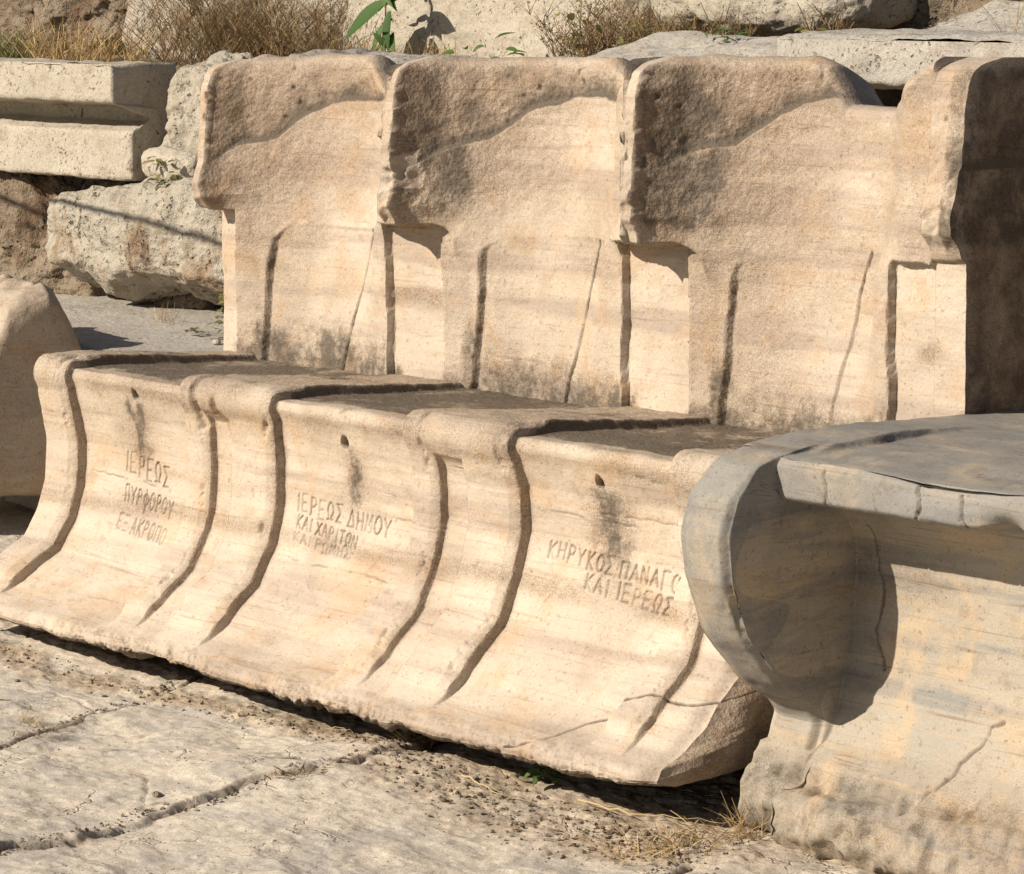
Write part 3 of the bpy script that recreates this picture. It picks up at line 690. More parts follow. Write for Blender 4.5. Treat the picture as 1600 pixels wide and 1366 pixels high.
def sweep_block(name, prof, x0, x1, mat, label, cat, rot=0., loc=(0, 0, 0), amp=.006, sc=14, seed=1, step=.008, endskew=None, seglen=.008, parent=None):
    """block with a moulded front: closed profile (y,z) swept along x, both ends capped"""
    pts = np.array(prof + [prof[0]], float)
    s = np.concatenate([[0], np.cumsum(np.hypot(*np.diff(pts, axis=0).T))]); t = np.linspace(0, s[-1], int(s[-1] / seglen))
    py, pz = np.interp(t, s, pts[:, 0]), np.interp(t, s, pts[:, 1])
    X = np.arange(x0, x1 + 1e-6, step); cy, cz_ = py.mean(), pz.mean()
    rings = []
    caps = [1 - i / 14 for i in range(14, 0, -1)]
    for f in caps: rings.append((x0, max(f, .001)))
    for xv in X: rings.append((xv, 1.))
    for f in caps[::-1]: rings.append((x1, max(f, .001)))
    P = np.array([np.stack([np.full(len(py), xv), cy + (py - cy) * f, cz_ + (pz - cz_) * f], -1) for xv, f in rings])
    if endskew is not None: P[..., 0] += endskew(P) * sm(P[..., 0], x1 - .3, x1)
    c = P.mean((0, 1)); nrm = grid_normals(P, True); q = P + seed * 2.3
    d = amp * fbm(q, sc, 4, seed, .6)
    edgew = 0
    P = P + np.nan_to_num(nrm) * d[..., None]
    nr, nc = P.shape[:2]
    a, b = math.cos(rot), math.sin(rot); P = np.stack([P[..., 0] * a - P[..., 1] * b, P[..., 0] * b + P[..., 1] * a, P[..., 2]], -1)
    z = np.zeros(nr * nc)
    o = mesh_obj(name, P.reshape(-1, 3), grid_faces(nr, nc, True), mat, parent, dict(dark=z, brown=z + .2, groove=z), loc=loc)
    if not parent: tag(o, label, cat)
    return o

# broken neighbouring throne on the left edge
def left_shape(P, V):
    P = P.copy()
    up = sm(P[:, 2], -.05, .23)
    # the top is broken into a peak at the back and a lower step at the front
    yf = P[:, 1]
    top = np.interp(yf, [-.30, -.02, .0, .03, .06, .12, .145, .17, .20], [-.12, -.11, -.095, -.03, -.012, .0, -.012, -.06, -.13])
    P[:, 2] += up * (top + .012 * vnoise(P, 22, 5))
    return P
rock('broken_marble_throne', (-.84, .335, .315), (.215, .20, .220), M['pink'], 'broken cream marble throne end with a jagged top at the left edge', 'stone throne', seed=4, amp=.010, sc=8, boxy=9, n=90, shape=left_shape, fine=.2, rot=-.32)

# stone ledge behind, at seat height
def ledge():
    pts = [(.47, .0), (.465, .38), (.475, .408), (1.0, .412), (3.2, .44), (3.2, .0)]
    o = sweep_block('stone_ledge', pts, -4.0, -.10, M['slab'], 'flat grey stone ledge between the boulder and the left throne', 'ledge', amp=.006, sc=9, step=.02, seglen=.02, seed=3)
ledge()
o = sweep_block('retaining_core', [(.66, .0), (.66, .70), (.70, .86), (1.6, .92), (3.6, 1.0), (3.6, .0)], -.09, 5.0, M['dirt'], 'earth and rubble bank rising behind the throne backs', 'bank', amp=.02, sc=6, step=.03, seglen=.03, seed=5)
o.name = 'earth_bank'; o['kind'] = 'structure'
o = sweep_block('earth_terrace', [(1.30, .3), (1.32, .90), (1.5, .955), (3.6, 1.02), (3.6, .3)], -5.0, -.08, M['dirt'], 'earth terrace carrying the upper rocks', 'terrace', amp=.02, sc=6, step=.03, seglen=.03, seed=6)
o['kind'] = 'structure'

# moulded seat block (upper left)
corn = [(.0, .27), (.0, .185), (.006, .178), (.13, .165), (.14, .135), (.066, .116), (.052, .111), (.05, .0), (.20, -.01), (.19, .27)]
sweep_block('moulded_seat_block', corn, -1.5, .0, M['cream_pit'], 'pale pitted seat block with an overhanging lip, upper left', 'stone block', rot=.02, loc=(-1.19, .96, .71), amp=.008, sc=12, seed=8,
            endskew=lambda P: .02 * (P[..., 2] - .14) * -1)
rock('boulder', (-1.11, 1.12, .565), (.41, .19, .135), M['rusty'], 'large pale boulder with rust brown stains on the stone ledge', 'boulder', seed=11, amp=.035, sc=5, boxy=4.5, n=120, fine=.4, rot=.05, shape=lambda P, V: np.stack([P[:, 0], P[:, 1] + .10 * sm(-P[:, 2], .05, .135), P[:, 2] + .03 * sm(P[:, 0], -.3, .3) * sm(P[:, 2], 0, .1) + .03 * vnoise(P, 7, 4) * sm(-P[:, 2], .06, .13)], -1))
rock('prop_stone', (-1.15, 1.16, .415), (.12, .08, .03), M['congl'], 'dark stone propping the large boulder, half hidden in the gap', 'rock', seed=34, amp=.01, sc=12, n=24)
rock('conglomerate_rock', (-1.98, 1.34, .52), (.58, .30, .19), M['congl'], 'rough brown conglomerate rock under the pitted seat block', 'rock', seed=12, amp=.06, sc=6, boxy=4, n=110, fine=.5)
rock('conglomerate_rock', (-2.3, 1.35, .45), (.35, .30, .14), M['congl'], 'low brown conglomerate lump at the far left edge', 'rock', seed=13, amp=.05, sc=6, boxy=4, n=60, fine=.5)
rock('upright_rock', (-.975, 1.12, .835), (.155, .08, .165), M['rusty'], 'rough cream rock between the pitted seat block and the first throne', 'rock', seed=14, amp=.045, sc=8, boxy=3.5, n=60, fine=.35)
rock('wedge_rock', (-1.05, 1.05, .745), (.10, .06, .042), M['cream_pit'], 'small cream rock wedged under the end of the seat block', 'rock', seed=15, amp=.02, sc=10, boxy=3.2, n=40)

# row of rough blocks along the top
rock('dark_wall_rock', (-2.75, 2.0, 1.13), (.46, .25, .20), M['congl'], 'dark weathered rock in the top left corner', 'rock', seed=21, amp=.06, sc=6, boxy=4, n=90, fine=.5)
rock('white_wall_rock', (-2.02, 1.95, 1.13), (.30, .22, .22), M['rusty'], 'pale rock behind the dry shrub at top left', 'rock', seed=22, amp=.05, sc=5, boxy=4.5, n=80, fine=.4)
rock('white_wall_rock', (-1.50, 2.0, 1.13), (.22, .22, .22), M['rusty'], 'pale rough rock between the dry shrub and the green plant', 'rock', seed=23, amp=.05, sc=6, boxy=4, n=70, fine=.4)
rock('pitted_block', (-.76, 1.95, 1.14), (.56, .25, .21), M['cream_pit'], 'flat faced tan pitted block behind the green plant', 'stone block', seed=24, amp=.02, sc=5, boxy=8, n=90, fine=.4)
rock('corner_rock', (.78, 2.0, 1.16), (.36, .25, .16), M['congl'], 'shaded rock behind the right end of the undercut boulder', 'rock', seed=33, amp=.04, sc=6, boxy=4, n=60, fine=.4)
rock('pitted_block', (-.02, 2.1, 1.15), (.26, .25, .20), M['cream_pit'], 'tan pitted block behind the dry grass at top centre', 'stone block', seed=25, amp=.03, sc=5, boxy=6, n=70, fine=.4)
rock('boulder', (.22, 1.76, 1.165), (.32, .20, .105), M['cream_pit'], 'undercut cream boulder lying behind the grey slab at the top', 'boulder', seed=26, amp=.04, sc=5, boxy=3.6, n=90, fine=.3)
rock('strip_stone', (-.10, .86, .965), (.25, .10, .055), M['slab'], 'narrow dark grey stone seen just over the first two backs', 'stone block', seed=27, amp=.02, sc=8, boxy=6, n=70, fine=.4, dark=lambda V, P: .5 + .6 * vnoise(P, 9, 3))
rock('brick_fragment', (.02, .72, .955), (.05, .03, .028), M['brick'], 'orange brick fragment in the notch between two backs', 'brick', seed=28, amp=.006, sc=20, boxy=6, n=30)
rock('rounded_slab', (.47, 1.22, .930), (.44, .30, .09), M['slab'], 'smooth grey slab with a rounded edge behind the middle backs', 'slab', seed=29, amp=.022, sc=5, boxy=4.5, n=90, fine=.25, tilt=.22)
sl = [(.0, .085), (-.004, .008), (.02, .0), (.4, -.01), (.4, .095), (.03, .095)]
sweep_block('white_slab', sl, .0, 1.6, M['slab'], 'straight whitish slab front behind the last backs on the right', 'slab', loc=(.89, 1.0, .985), amp=.008, sc=12, seed=30, rot=-.01)
sl2 = [(.0, .045), (.0, .0), (.7, .0), (.7, .155), (.35, .12), (.04, .055)]
sweep_block('step_slab', sl2, .0, 1.8, M['slab'], 'worn pale step slab rising at the top right corner', 'slab', loc=(.80, 1.38, 1.012), amp=.014, sc=7, seed=31)

# ------------------------------------------------------------------ 4. ground
def ground():
    def axis(a, b, st, lo, hi):
        fine = np.arange(a, b, st)
        g = [a - st * 2 * (1.35 ** i - 1) / .35 for i in range(1, 40)]; g = [v for v in g if v > lo] + [lo]
        g2 = [b + st * 2 * (1.35 ** i - 1) / .35 for i in range(1, 40)]; g2 = [v for v in g2 if v < hi] + [hi]
        return np.array(g[::-1] + list(fine) + g2)
    X = axis(-.9, 2.45, .0044, -70, 70); Yv = axis(-1.2, .3, .0044, -70, 70)
    XX, YY = np.meshgrid(X, Yv)
    P0 = np.stack([XX, YY, 0 * XX], -1)
    near = (1 - sm(np.hypot(XX - .8, YY + .3), 3, 6))
    Z = -.042 + .0 * XX
    Z += .055 * sm(-XX, -.25, .8) * sm(YY, -.30, .25)
    Z += .012 * sm(-XX, -.9, .3) * sm(YY, -.5, -.1)
    Z -= .02 * sm(XX, 1.45, 1.85) * sm(YY, -.25, .0)
    wx = .03 * vnoise(P0, 7, 1) + .012 * vnoise(P0, 22, 2); wy = .03 * vnoise(P0, 7, 3) + .012 * vnoise(P0, 22, 4)
    x, y = XX + wx, YY + wy
    crA = [(1.0, -1.2), (.734, -.622), (.649, -.479), (.599, -.356), (.576, -.194), (.538, -.05)]
    crB = [(1.36, -1.25), (1.304, -.993), (1.268, -.905), (1.258, -.81), (1.225, -.70), (1.247, -.583), (1.224, -.481), (1.245, -.348), (1.208, -.188), (1.165, -.072)]
    crC = [(2.05, -.7), (1.964, -.383), (1.944, -.301), (1.907, -.162), (1.9, -.075)]
    crD = [(1.92, -.06), (1.987, -.06), (2.174, -.105), (2.6, -.16)]
    crE = [(-.6, -.40), (.0, -.28), (.25, -.34), (.45, -.30), (.60, -.36)]
    crF = [(1.258, -.81), (1.20, -.67), (1.10, -.58), (1.0, -.55)]
    dark = np.zeros_like(Z); soil = np.zeros_like(Z)
    dA, dB, dC, dD, dE, dF = (poly_dist(x, y, c) for c in (crA, crB, crC, crD, crE, crF))
    # slabs sit at slightly different levels
    Z += .012 * fbm(P0, 2.2, 3, 10) * near + .005 * fbm(P0, 9, 4, 11, .6) * near + .0020 * fbm(P0, 35, 3, 12) * near
    sideB = np.interp(y, [p[1] for p in crB], [p[0] for p in crB]) - x
    Z += .010 * sm(sideB, -.008, .012) * near * np.exp(-np.clip(sideB, 0, 9) / .25)
    Z += .010 * vnoise(P0, (3.0, 3.0, 1), 14) * near
    # flaky bedding ledges
    led = fbm(P0, (5, 9, 1), 4, 15); Z += .009 * (np.floor(led * 5) + sm(led * 5 - np.floor(led * 5), .88, 1.0)) / 5 * near
    for d, wd, dp in ((dA, .005, .009), (dB, .0042, .009), (dC, .008, .009), (dD, .009, .010), (dE, .003, .005), (dF, .002, .005)):
        m = (1 - sm(d, wd * .35, wd * 1.5)) * sm(vnoise(P0, 14, 16) + .5 * vnoise(P0, 40, 26) + .2, -.45, .25) * near
        Z -= dp * m; dark = np.maximum(dark, m * .75 * sm(d * 0 + wd, 0, .006)); soil = np.maximum(soil, (1 - sm(d, wd, wd * 5)) * .55 * sm(vnoise(P0, 6, 17), -.3, .3) * near)
    # soil along the foot of the thrones
    sp = [(-.4, -.20), (.2, -.215), (.7, -.19), (1.2, -.16), (1.5, -.20), (1.75, -.22), (1.9, -.14)]
    ds = poly_dist(x, y, sp); wsoil = np.interp(XX, [-.4, .3, 1.1, 1.3, 1.9], [.05, .05, .07, .20, .20])
    m = (1 - sm(ds, wsoil * .4, wsoil * 1.1)); m = np.maximum(m, sm(YY, -.16, -.10) * sm(XX, -.3, -.1))
    soil = np.maximum(soil, m * np.clip(.75 + .6 * fbm(P0, 9, 3, 18), 0, 1))
    Z += m * (.004 * fbm(P0, 30, 4, 19, .65) + .002 * vnoise(P0, 80, 20)) * near + .003 * m * near
    dark = np.maximum(dark, m * np.clip(fbm(P0, 40, 3, 22) - .25, 0, 1) * .8)
    dark = np.maximum(dark, np.clip(fbm(P0, (14, 22, 1), 5, 24, .65) - .30, 0, 1) * 3.0 * near * .6)
    crumb = .5 * np.clip(fbm(P0, 55, 3, 27, .7) - .08, 0, 1) * np.maximum(m * .8, np.clip(soil - .2, 0, 1)); Z += crumb * .012 * near; dark = np.maximum(dark, np.clip(crumb - .12, 0, 1) * 1.5)
    P = np.stack([XX, YY, Z], -1); nr, nc = Z.shape
    o = mesh_obj('ground', P.reshape(-1, 3), grid_faces(nr, nc), M['ground'], None, dict(dark=np.clip(dark, 0, 1), soil=np.clip(soil, 0, 1)))
    o['kind'] = 'structure'
    return X, Yv, Z
GX, GY, GZ = ground()
def gz(x, y):
    i = int(np.clip(np.searchsorted(GX, x), 1, len(GX) - 1)); j = int(np.clip(np.searchsorted(GY, y), 1, len(GY) - 1)); return float(GZ[j, i])

# ------------------------------------------------------------------ 5. plants and pebbles
def ribbons(specs):
    """specs: list of (points Nx3, width, tint) -> V, F, tint"""
    V, F, T = [], [], []
    for pts, w, tint in specs:
        pts = np.asarray(pts, float); n = len(pts); d = np.gradient(pts, axis=0)
        s = np.cross(d, np.array([random.uniform(-1, 1), random.uniform(-1, 1), .3])); s /= np.linalg.norm(s, axis=1, keepdims=True) + 1e-9
        w_ = w * np.linspace(1, .35, n)[:, None]; b = len(V)
        for i in range(n): V += [pts[i] - s[i] * w_[i] / 2, pts[i] + s[i] * w_[i] / 2]; T += [tint, tint]
        for i in range(n - 1): F.append((b + 2 * i, b + 2 * i + 1, b + 2 * i + 3, b + 2 * i + 2))
    return np.array(V), np.array(F), np.array(T)

def stem_pts(base, ang, lean, length, curl, n=6):
    t = np.linspace(0, 1, n); r = length * (lean * t + curl * t * t)
    return np.stack([base[0] + np.cos(ang) * r, base[1] + np.sin(ang) * r, base[2] + length * (t - .35 * curl * t * t)], -1)

def tuft(name, loc, n, h, spread, mat, label, cat='grass tuft', w=.002, lean=.35, curl=.3, forks=0, group=None, elong=(1, .5), heads=0):
    sp = []
    for _ in range(n):
        a = random.uniform(0, 6.283); r = spread * math.sqrt(random.random())
        b = (math.cos(a) * r * elong[0], math.sin(a) * r * elong[1], random.uniform(-.01, .005))
        L = h * random.uniform(.45, 1.05); an = random.uniform(0, 6.283); tint = random.random()
        pts = stem_pts(b, an, random.uniform(0, lean), L, random.uniform(-.05, curl)); sp.append((pts, w * random.uniform(.7, 1.3), tint))
        for _f in range(forks):
            i = random.randint(1, 4); sp.append((stem_pts(pts[i], random.uniform(0, 6.283), random.uniform(.3, .9), L * random.uniform(.12, .35), random.uniform(0, .4), 4), w * .7, random.random()))
    V, F, T = ribbons(sp)
    if heads:
        hv, hf, ht = [], [], []
        for pts, w_, t_ in sp:
            if random.random() > heads: continue
            for _h in range(random.randint(2, 5)):
                p = pts[-1] * (1 - .35 * random.random()) + pts[-2] * 0 if False else pts[random.randint(len(pts) // 2, len(pts) - 1)] + np.array([random.gauss(0, .006) for _q in range(3)])
                q = random.uniform(.0018, .0042); b = len(V) + len(hv)
                a1 = np.array([random.gauss(0, 1) for _q in range(3)]); a1 /= np.linalg.norm(a1); a2 = np.cross(a1, [.3, .5, .8]); a2 /= np.linalg.norm(a2)
                hv += [p - a1 * q, p + a2 * q * .6, p + a1 * q, p - a2 * q * .6]; hf.append((b, b + 1, b + 2, b + 3)); ht += [random.random() * .8 + .2] * 4
        if hv: V = np.concatenate([V, np.array(hv)]); F = np.concatenate([F, np.array(hf)]); T = np.concatenate([T, np.array(ht)])
    o = mesh_obj(name, V, F, mat, None, dict(tint=T), smooth=False, loc=loc); tag(o, label, cat, group); return o

def leaf(base, d, up, L, Wd, bend=.2, n=7):
    d = np.array(d, float); d /= np.linalg.norm(d); up = np.array(up, float); s = np.cross(d, up); s /= np.linalg.norm(s); u = np.cross(s, d)
    V, F = [], []
    for i in range(n):
        t = i / (n - 1); w = Wd * math.sin(math.pi * min(1, .06 + t * .94) ** .8) ** .8; c = np.array(base) + d * L * t - u * bend * L * t * t
        V += [c - s * w / 2 + u * w * .18, c, c + s * w / 2 + u * w * .18]
    for i in range(n - 1):
        b = 3 * i; F += [(b, b + 1, b + 4, b + 3), (b + 1, b + 2, b + 5, b + 4)]
    return V, F

def leafy(name, loc, leaves, mat, label, cat='plant', stems=None, group=None):
    V, F, T = [], [], []
    for lf in leaves:
        v, f = leaf(*lf); b = len(V); V += v; F += [tuple(i + b for i in q) for q in f]; T += [random.random()] * len(v)
    root = tag(empty(name, loc), label, cat, group)
    mesh_obj('leaves', np.array(V), np.array(F), mat, root, dict(tint=np.array(T)))
    if stems:
        v, f, t = ribbons(stems); mesh_obj('stem', v, f, mat, root, dict(tint=t), smooth=False)
    return root

def rleaves(n, h, r, L, Wd):
    out = []
    for _ in range(n):
        a = random.uniform(0, 6.283); b = (random.uniform(-r, r), random.uniform(-r, r) * .6, random.uniform(0, h))
        out.append((b, (math.cos(a), math.sin(a), random.uniform(-.2, .7)), (0, -.5, 1), L * random.uniform(.6, 1.2), Wd * random.uniform(.7, 1.2), random.uniform(.1, .5)))
    return out

# dry shrub and grasses along the top
tuft('dry_shrub', (-1.66, 1.62, .95), 240, .27, .24, M['twig'], 'dense brown dry twiggy shrub over the left of the first throne', 'shrub', .0024, 1.1, .5, 8, elong=(1, .35), heads=.35)
tuft('dry_shrub', (-1.33, 1.63, .95), 120, .20, .14, M['twig'], 'thin brown dry stalks just right of the big dry shrub', 'shrub', .0024, 1.0, .5, 8, heads=.4)
tuft('dry_grass', (-2.15, 1.55, .94), 300, .13, .26, M['straw'], 'straw coloured grass at the foot of the pale rock, top left', 'grass', .0035, .8, .5, 1, elong=(1, .3))
tuft('dry_grass', (-2.60, 1.55, .94), 280, .11, .24, M['weed'], 'olive and brown weeds under the dark corner rock', 'weeds', .004, .8, .5, 1, elong=(1, .3))
tuft('dry_grass', (-.98, 1.63, .96), 170, .09, .26, M['straw'], 'low straw grass in front of the tan pitted block', 'grass', .003, .8, .4, 1, elong=(1, .3))
tuft('dry_grass', (-.17, 1.62, .98), 200, .16, .22, M['twig'], 'bushy dry seed grass above the middle of the backs', 'grass', .0026, .8, .4, 8, elong=(1, .35), heads=.7)
tuft('dry_grass', (.16, 1.52, 1.01), 90, .12, .18, M['twig'], 'sparse dry stalks before the undercut boulder', 'grass', .0025, .6, .3, 4, elong=(1, .3), heads=.6)
tuft('dry_grass', (.60, 1.46, 1.03), 60, .10, .05, M['twig'], 'reddish dry seed stalk right of the undercut boulder', 'grass', .004, .5, .3, 3)
tuft('dry_grass', (1.18, 1.35, 1.05), 16, .10, .06, M['straw'], 'few thin grass blades at the far right edge of the step', 'grass', .0022, .8, .5, 0)
lv = [((-.0, -.0, .16), (-.75, -.3, -.55), (-.3, -1, .3), .15, .05, .1), ((.0, 0, .20), (.5, -.3, -.05), (0, -1, .4), .10, .045, .3), ((.02, 0, .14), (.1, -.3, -.8), (0, -1, .2), .10, .03, .2),
      ((.0, 0, .24), (-.2, -.4, .5), (0, -1, .4), .12, .045, .2), ((.03, 0, .09), (.3, -.3, -.6), (0, -1, .2), .07, .02, .2), ((.0, 0, .11), (-.3, -.3, -.7), (0, -1, .2), .08, .022, .2)]
leafy('green_plant', (-.97, 1.60, .96), lv + [((random.uniform(-.03, .03), 0, random.uniform(.02, .2)), (random.uniform(-1, 1), -.4, random.uniform(-.8, .3)), (0, -1, .3), random.uniform(.03, .07), random.uniform(.010, .02), .4) for _ in range(16)], M['green'], 'broad-leaved green plant hanging at the top behind the first notch', 'plant', [([(0, 0, 0), (.0, 0, .1), (.005, 0, .2), (0, 0, .32)], .016, .6)])
leafy('leafy_sprig', (-.55, 1.58, .975), rleaves(9, .07, .12, .045, .022), M['green'], 'sparse green sprig with round leaves before the tan pitted block', 'plant', [([(0, 0, 0), (-.04, 0, .06), (-.09, 0, .17)], .003, .4), ([(0, 0, 0), (.05, 0, .05)], .003, .4)])
leafy('leafy_sprig', (-.27, 1.58, .98), rleaves(26, .17, .05, .04, .016), M['weed'], 'yellow green sprig at the left of the tall dry grass', 'plant', [([(0, 0, 0), (.01, 0, .17)], .004, .4)])
leafy('weed_clump', (.02, 1.50, 1.02), rleaves(30, .06, .13, .03, .012), M['weed'], 'low green weeds along the front of the undercut boulder', 'weeds')
leafy('weed_clump', (.63, 1.40, 1.03), rleaves(26, .05, .04, .03, .014), M['weed'], 'dark green weed at the left end of the step slab', 'weeds')
leafy('weed_clump', (.40, 1.35, 1.045), rleaves(16, .03, .06, .03, .006), M['green'], 'small grassy weed in the gap under the undercut boulder', 'weeds')
leafy('weed_clump', (-1.02, .97, .70), rleaves(26, .07, .04, .025, .012), M['weed'], 'little green weed under the end of the pitted seat block', 'weeds')
leafy('weed_clump', (-.62, .86, .42), rleaves(34, .10, .03, .026, .014), M['weed'], 'small dark weed at the right foot of the large boulder', 'weeds')
tuft('dry_grass', (-.86, .88, .41), 26, .05, .06, M['straw'], 'pale dry grass sprouting before the large boulder', 'grass', .0018, .9, .6, 1)
leafy('weed_clump', (-.55, .78, .41), rleaves(34, .02, .09, .02, .010), M['weed'], 'low grey green weeds on the ledge behind the first throne', 'weeds')
leafy('weed_clump', (1.50, -.15, gz(1.5, -.15) + .005), rleaves(14, .02, .035, .024, .012), M['green'], 'bright green weed growing under the broken toe of the row', 'weeds')
leafy('weed_clump', (.42, -.44, gz(.42, -.44)), rleaves(10, .012, .02, .016, .007), M['weed'], 'tiny weed in the crack of the paving, left', 'weeds')
leafy('weed_clump', (-.02, -.22, gz(-.02, -.22)), rleaves(14, .015, .03, .015, .007), M['weed'], 'tiny weed beside the left toe of the row', 'weeds')
tuft('dry_grass', (1.88, -.22, gz(1.88, -.22)), 120, .035, .10, M['straw'], 'flattened straw grass in the joint by the grey throne', 'grass', .0018, 2.2, .8, 1, elong=(.5, 1.4))
tuft('dry_grass', (1.905, -.11, gz(1.9, -.11)), 40, .07, .03, M['straw'], 'upright dry blades at the corner of the grey throne', 'grass', .0016, 1.2, .5, 0)
tuft('dry_grass', (1.17, -.12, gz(1.17, -.12)), 60, .03, .05, M['twig'], 'dry brown grass where the paving crack meets the row', 'grass', .0018, 2., .7, 1)
tuft('dry_grass', (.60, -.47, gz(.6, -.47)), 40, .022, .04, M['straw'], 'pinch of dry grass in the left paving crack', 'grass', .0016, 1.6, .6, 1)
tuft('dry_grass', (1.245, -.40, gz(1.245, -.40)), 70, .014, .07, M['twig'], 'dark dry litter lodged in the long paving crack', 'grass', .0022, 2.2, .6, 0, elong=(.3, 1.3))
def grit():
    P, Q = [], []
    r = np.random.default_rng(5)
    def scat(line, n, wd, smin, smax):
        line = np.array(line); seg = r.integers(0, len(line) - 1, n); t = r.random(n)
        c = line[seg] * (1 - t)[:, None] + line[seg + 1] * t[:, None] + r.normal(0, wd, (n, 2)); s = smin + (smax - smin) * r.random(n) ** 3
        for (x, y), q in zip(c, s): P.append((x, y, gz(x, y) + q * .3)); Q.append(q)
    scat([(1.304, -.993), (1.268, -.905), (1.258, -.81), (1.225, -.70), (1.247, -.583), (1.224, -.481), (1.245, -.348), (1.208, -.188), (1.165, -.072)], 420, .010, .0010, .0045)
    scat([(.734, -.622), (.649, -.479), (.599, -.356), (.576, -.194), (.538, -.15)], 200, .009, .0010, .004)
    scat([(-.2, -.21), (.4, -.21), (.9, -.20), (1.2, -.20), (1.5, -.22), (1.75, -.24), (1.9, -.2)], 1300, .030, .0010, .0050)
    scat([(1.25, -.25), (1.5, -.28), (1.75, -.30), (1.9, -.24)], 900, .045, .0010, .0050)
    scat([(1.964, -.383), (1.944, -.301), (1.907, -.162), (1.9, -.075)], 260, .012, .001, .004)
    scat([(.2, -.5), (1.6, -.6)], 260, .22, .0008, .0022)
    B = np.array([(1, 0, 0), (-1, 0, 0), (0, 1, 0), (0, -1, 0), (0, 0, .8), (0, 0, -.8)], float)
    T = np.array([(0, 2, 4), (2, 1, 4), (1, 3, 4), (3, 0, 4), (2, 0, 5), (1, 2, 5), (3, 1, 5), (0, 3, 5)])
    P, Q = np.array(P), np.array(Q); n = len(P)
    V = P[:, None, :] + B[None] * Q[:, None, None] * r.uniform(.5, 1.3, (n, 6, 3)) + r.normal(0, .15, (n, 6, 3)) * Q[:, None, None]
    F = (T[None] + 6 * np.arange(n)[:, None, None]).reshape(-1, 3)
    o = mesh_obj('grit', V.reshape(-1, 3), F, M['dirt'], None, dict(dark=np.repeat((r.random(n) < .3) * .8, 6), brown=np.zeros(6 * n), groove=np.zeros(6 * n)), smooth=False)
    tag(o, 'loose brown grit and crumbs of soil lying in the paving joints', 'grit', kind='stuff')
grit()
def straw(name, pts, label, w=.0022, tint=.8):
    V, F, T = ribbons([(pts, w, tint)]); o = mesh_obj(name, V - np.array(pts[0]), F, M['straw'], None, dict(tint=T), smooth=False, loc=tuple(pts[0])); tag(o, label, 'straw'); return o
def gline(xy, dz=.004):
    xy = np.array(xy); t = np.linspace(0, 1, 16); s = np.linspace(0, 1, len(xy)); x = np.interp(t, s, xy[:, 0]); y = np.interp(t, s, xy[:, 1])
    return [(a, b, gz(a, b) + dz) for a, b in zip(x, y)]
straw('straw_stem', gline([(1.62, -.18), (1.72, -.17), (1.80, -.13), (1.87, -.08)], .012), 'long curved straw lying below the right end of the row')
straw('straw_stem', gline([(.98, -.22), (1.03, -.18), (1.10, -.19)], .008), 'short straw lying before the middle throne')
straw('straw_stem', gline([(1.40, -.22), (1.50, -.24), (1.58, -.20)], .006), 'thin straw by the green weed under the row')

for i in range(16):
    if i < 12: x, y = random.uniform(1.2, 1.88), random.uniform(-.36, -.12)
    else: x, y = random.uniform(.2, 1.9), random.uniform(-.75, -.25)
    s = random.uniform(.003, .006)
    rock('pebble', (x, y, gz(x, y) + s * .3), (s * random.uniform(.9, 1.5), s, s * .7), M['dirt'], 'small loose brown pebble on the soil before the thrones', 'pebble', rot=random.uniform(0, 6), seed=40 + i, amp=s * .4, sc=60, boxy=2.6, n=7, group='pebbles on the soil before the thrones')
for i, (x, y, s) in enumerate(((1.16, -.62, .006), (-.36, .74, .010), (-.52, .80, .012), (-.45, .70, .007))):
    z = gz(x, y) if i == 0 else .412
    rock('loose_stone', (x, y, z + s * .4), (s * 1.5, s, s * .8), M['congl'] if i == 0 else M['slab'], ['dark loose stone lying alone on the paving', 'small loose stone on the ledge nearest the throne', 'larger loose stone on the ledge by the weeds', 'tiny loose stone on the ledge edge'][i], 'stone', seed=90 + i, amp=s * .3, sc=50, boxy=2.6, n=12)

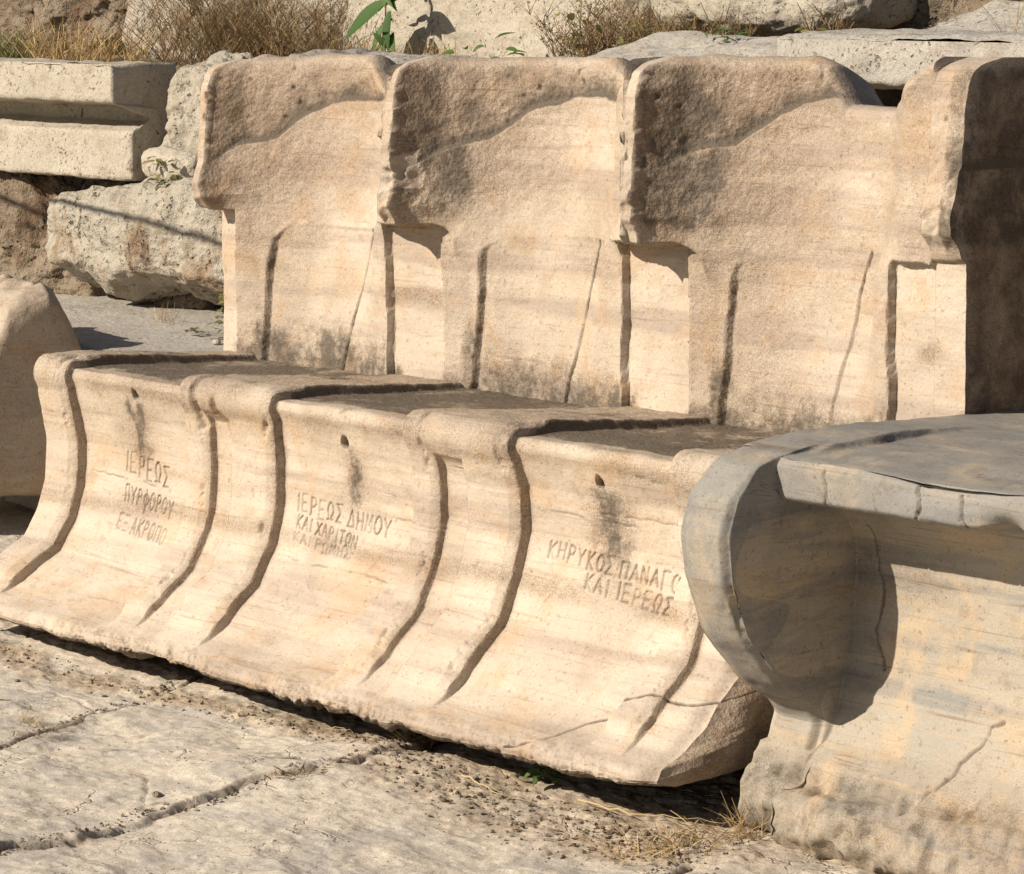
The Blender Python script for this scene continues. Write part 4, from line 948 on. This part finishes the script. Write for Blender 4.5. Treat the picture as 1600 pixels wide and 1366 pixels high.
AZ, EL = 20, 32     # sun: degrees left of the throne axis, height
tos = np.array([-math.sin(R(AZ)) * math.cos(R(EL)), -math.cos(R(AZ)) * math.cos(R(EL)), math.sin(R(EL))])
def rope():  # unseen rope added for its shadow; far end runs sunward to cast none
    a, b = np.array([-1.37, .95, .646]), np.array([-.80, .95, .597])
    A, B = a + tos * 1.35, b + tos * 1.35; d = (B - A) / np.linalg.norm(B - A)
    pts = [A - d * 6 + np.array([0, 0, .5]), A - d * 2.5, A - d * .8, A, B, B + d * .08, B + d * .11 + tos * .05, B + d * .12 + tos * 1.5, B + d * .12 + tos * 9]
    V, F = [], []; n = 8
    P = np.array(pts); T = np.gradient(P, axis=0)
    for i, p in enumerate(P):
        t = T[i] / np.linalg.norm(T[i]); u = np.cross(t, [.3, .2, 1.]); u /= np.linalg.norm(u); v = np.cross(t, u)
        for j in range(n): V.append(p + .007 * (math.cos(j * 2 * math.pi / n) * u + math.sin(j * 2 * math.pi / n) * v) - A)
    for i in range(len(P) - 1):
        for j in range(n): F.append((i * n + j, i * n + (j + 1) % n, (i + 1) * n + (j + 1) % n, (i + 1) * n + j))
    o = mesh_obj('shadow_rope', V, F, M['twig'], None, dict(tint=np.full(len(V), .2)), loc=tuple(A)); tag(o, 'unseen rope added overhead to throw the thin diagonal shadow on the boulder', 'rope')
rope()

# ------------------------------------------------------------------ camera, light
cam = bpy.data.cameras.new('camera'); co = bpy.data.objects.new('camera', cam); COL.objects.link(co); scene.camera = co
yaw, pitch, roll, f = .8404, .1406, .0005, 5103.325
co.location = (5.1007, -3.4294, 1.1864)
co.rotation_mode = 'XYZ'
co.rotation_euler = (math.pi / 2 - pitch, 0, yaw)
cam.sensor_fit = 'HORIZONTAL'; cam.sensor_width = 36; cam.lens = 36 * f / 1600; cam.clip_end = 500; cam.clip_start = .05

from mathutils import Vector
sun = bpy.data.lights.new('sun', 'SUN'); sun.energy = 5.0; sun.angle = R(.5); sun.color = (1, .90, .765)
so = bpy.data.objects.new('sun', sun); COL.objects.link(so); so.rotation_euler = Vector(tos).to_track_quat('Z', 'Y').to_euler(); so.location = (0, -3, 5)
w = bpy.data.worlds.new('World'); scene.world = w; w.use_nodes = True
nt = w.node_tree; bg = nt.nodes['Background']; sky = nt.nodes.new('ShaderNodeTexSky'); sky.sky_type = 'NISHITA'; sky.sun_disc = False
sky.sun_elevation = R(EL); sky.sun_rotation = R(180 + AZ); nt.links.new(sky.outputs[0], bg.inputs[0]); bg.inputs[1].default_value = .05
scene.view_settings.view_transform = 'Standard'; scene.view_settings.look = 'None'; scene.view_settings.exposure = 0.42; scene.view_settings.gamma = 1.0
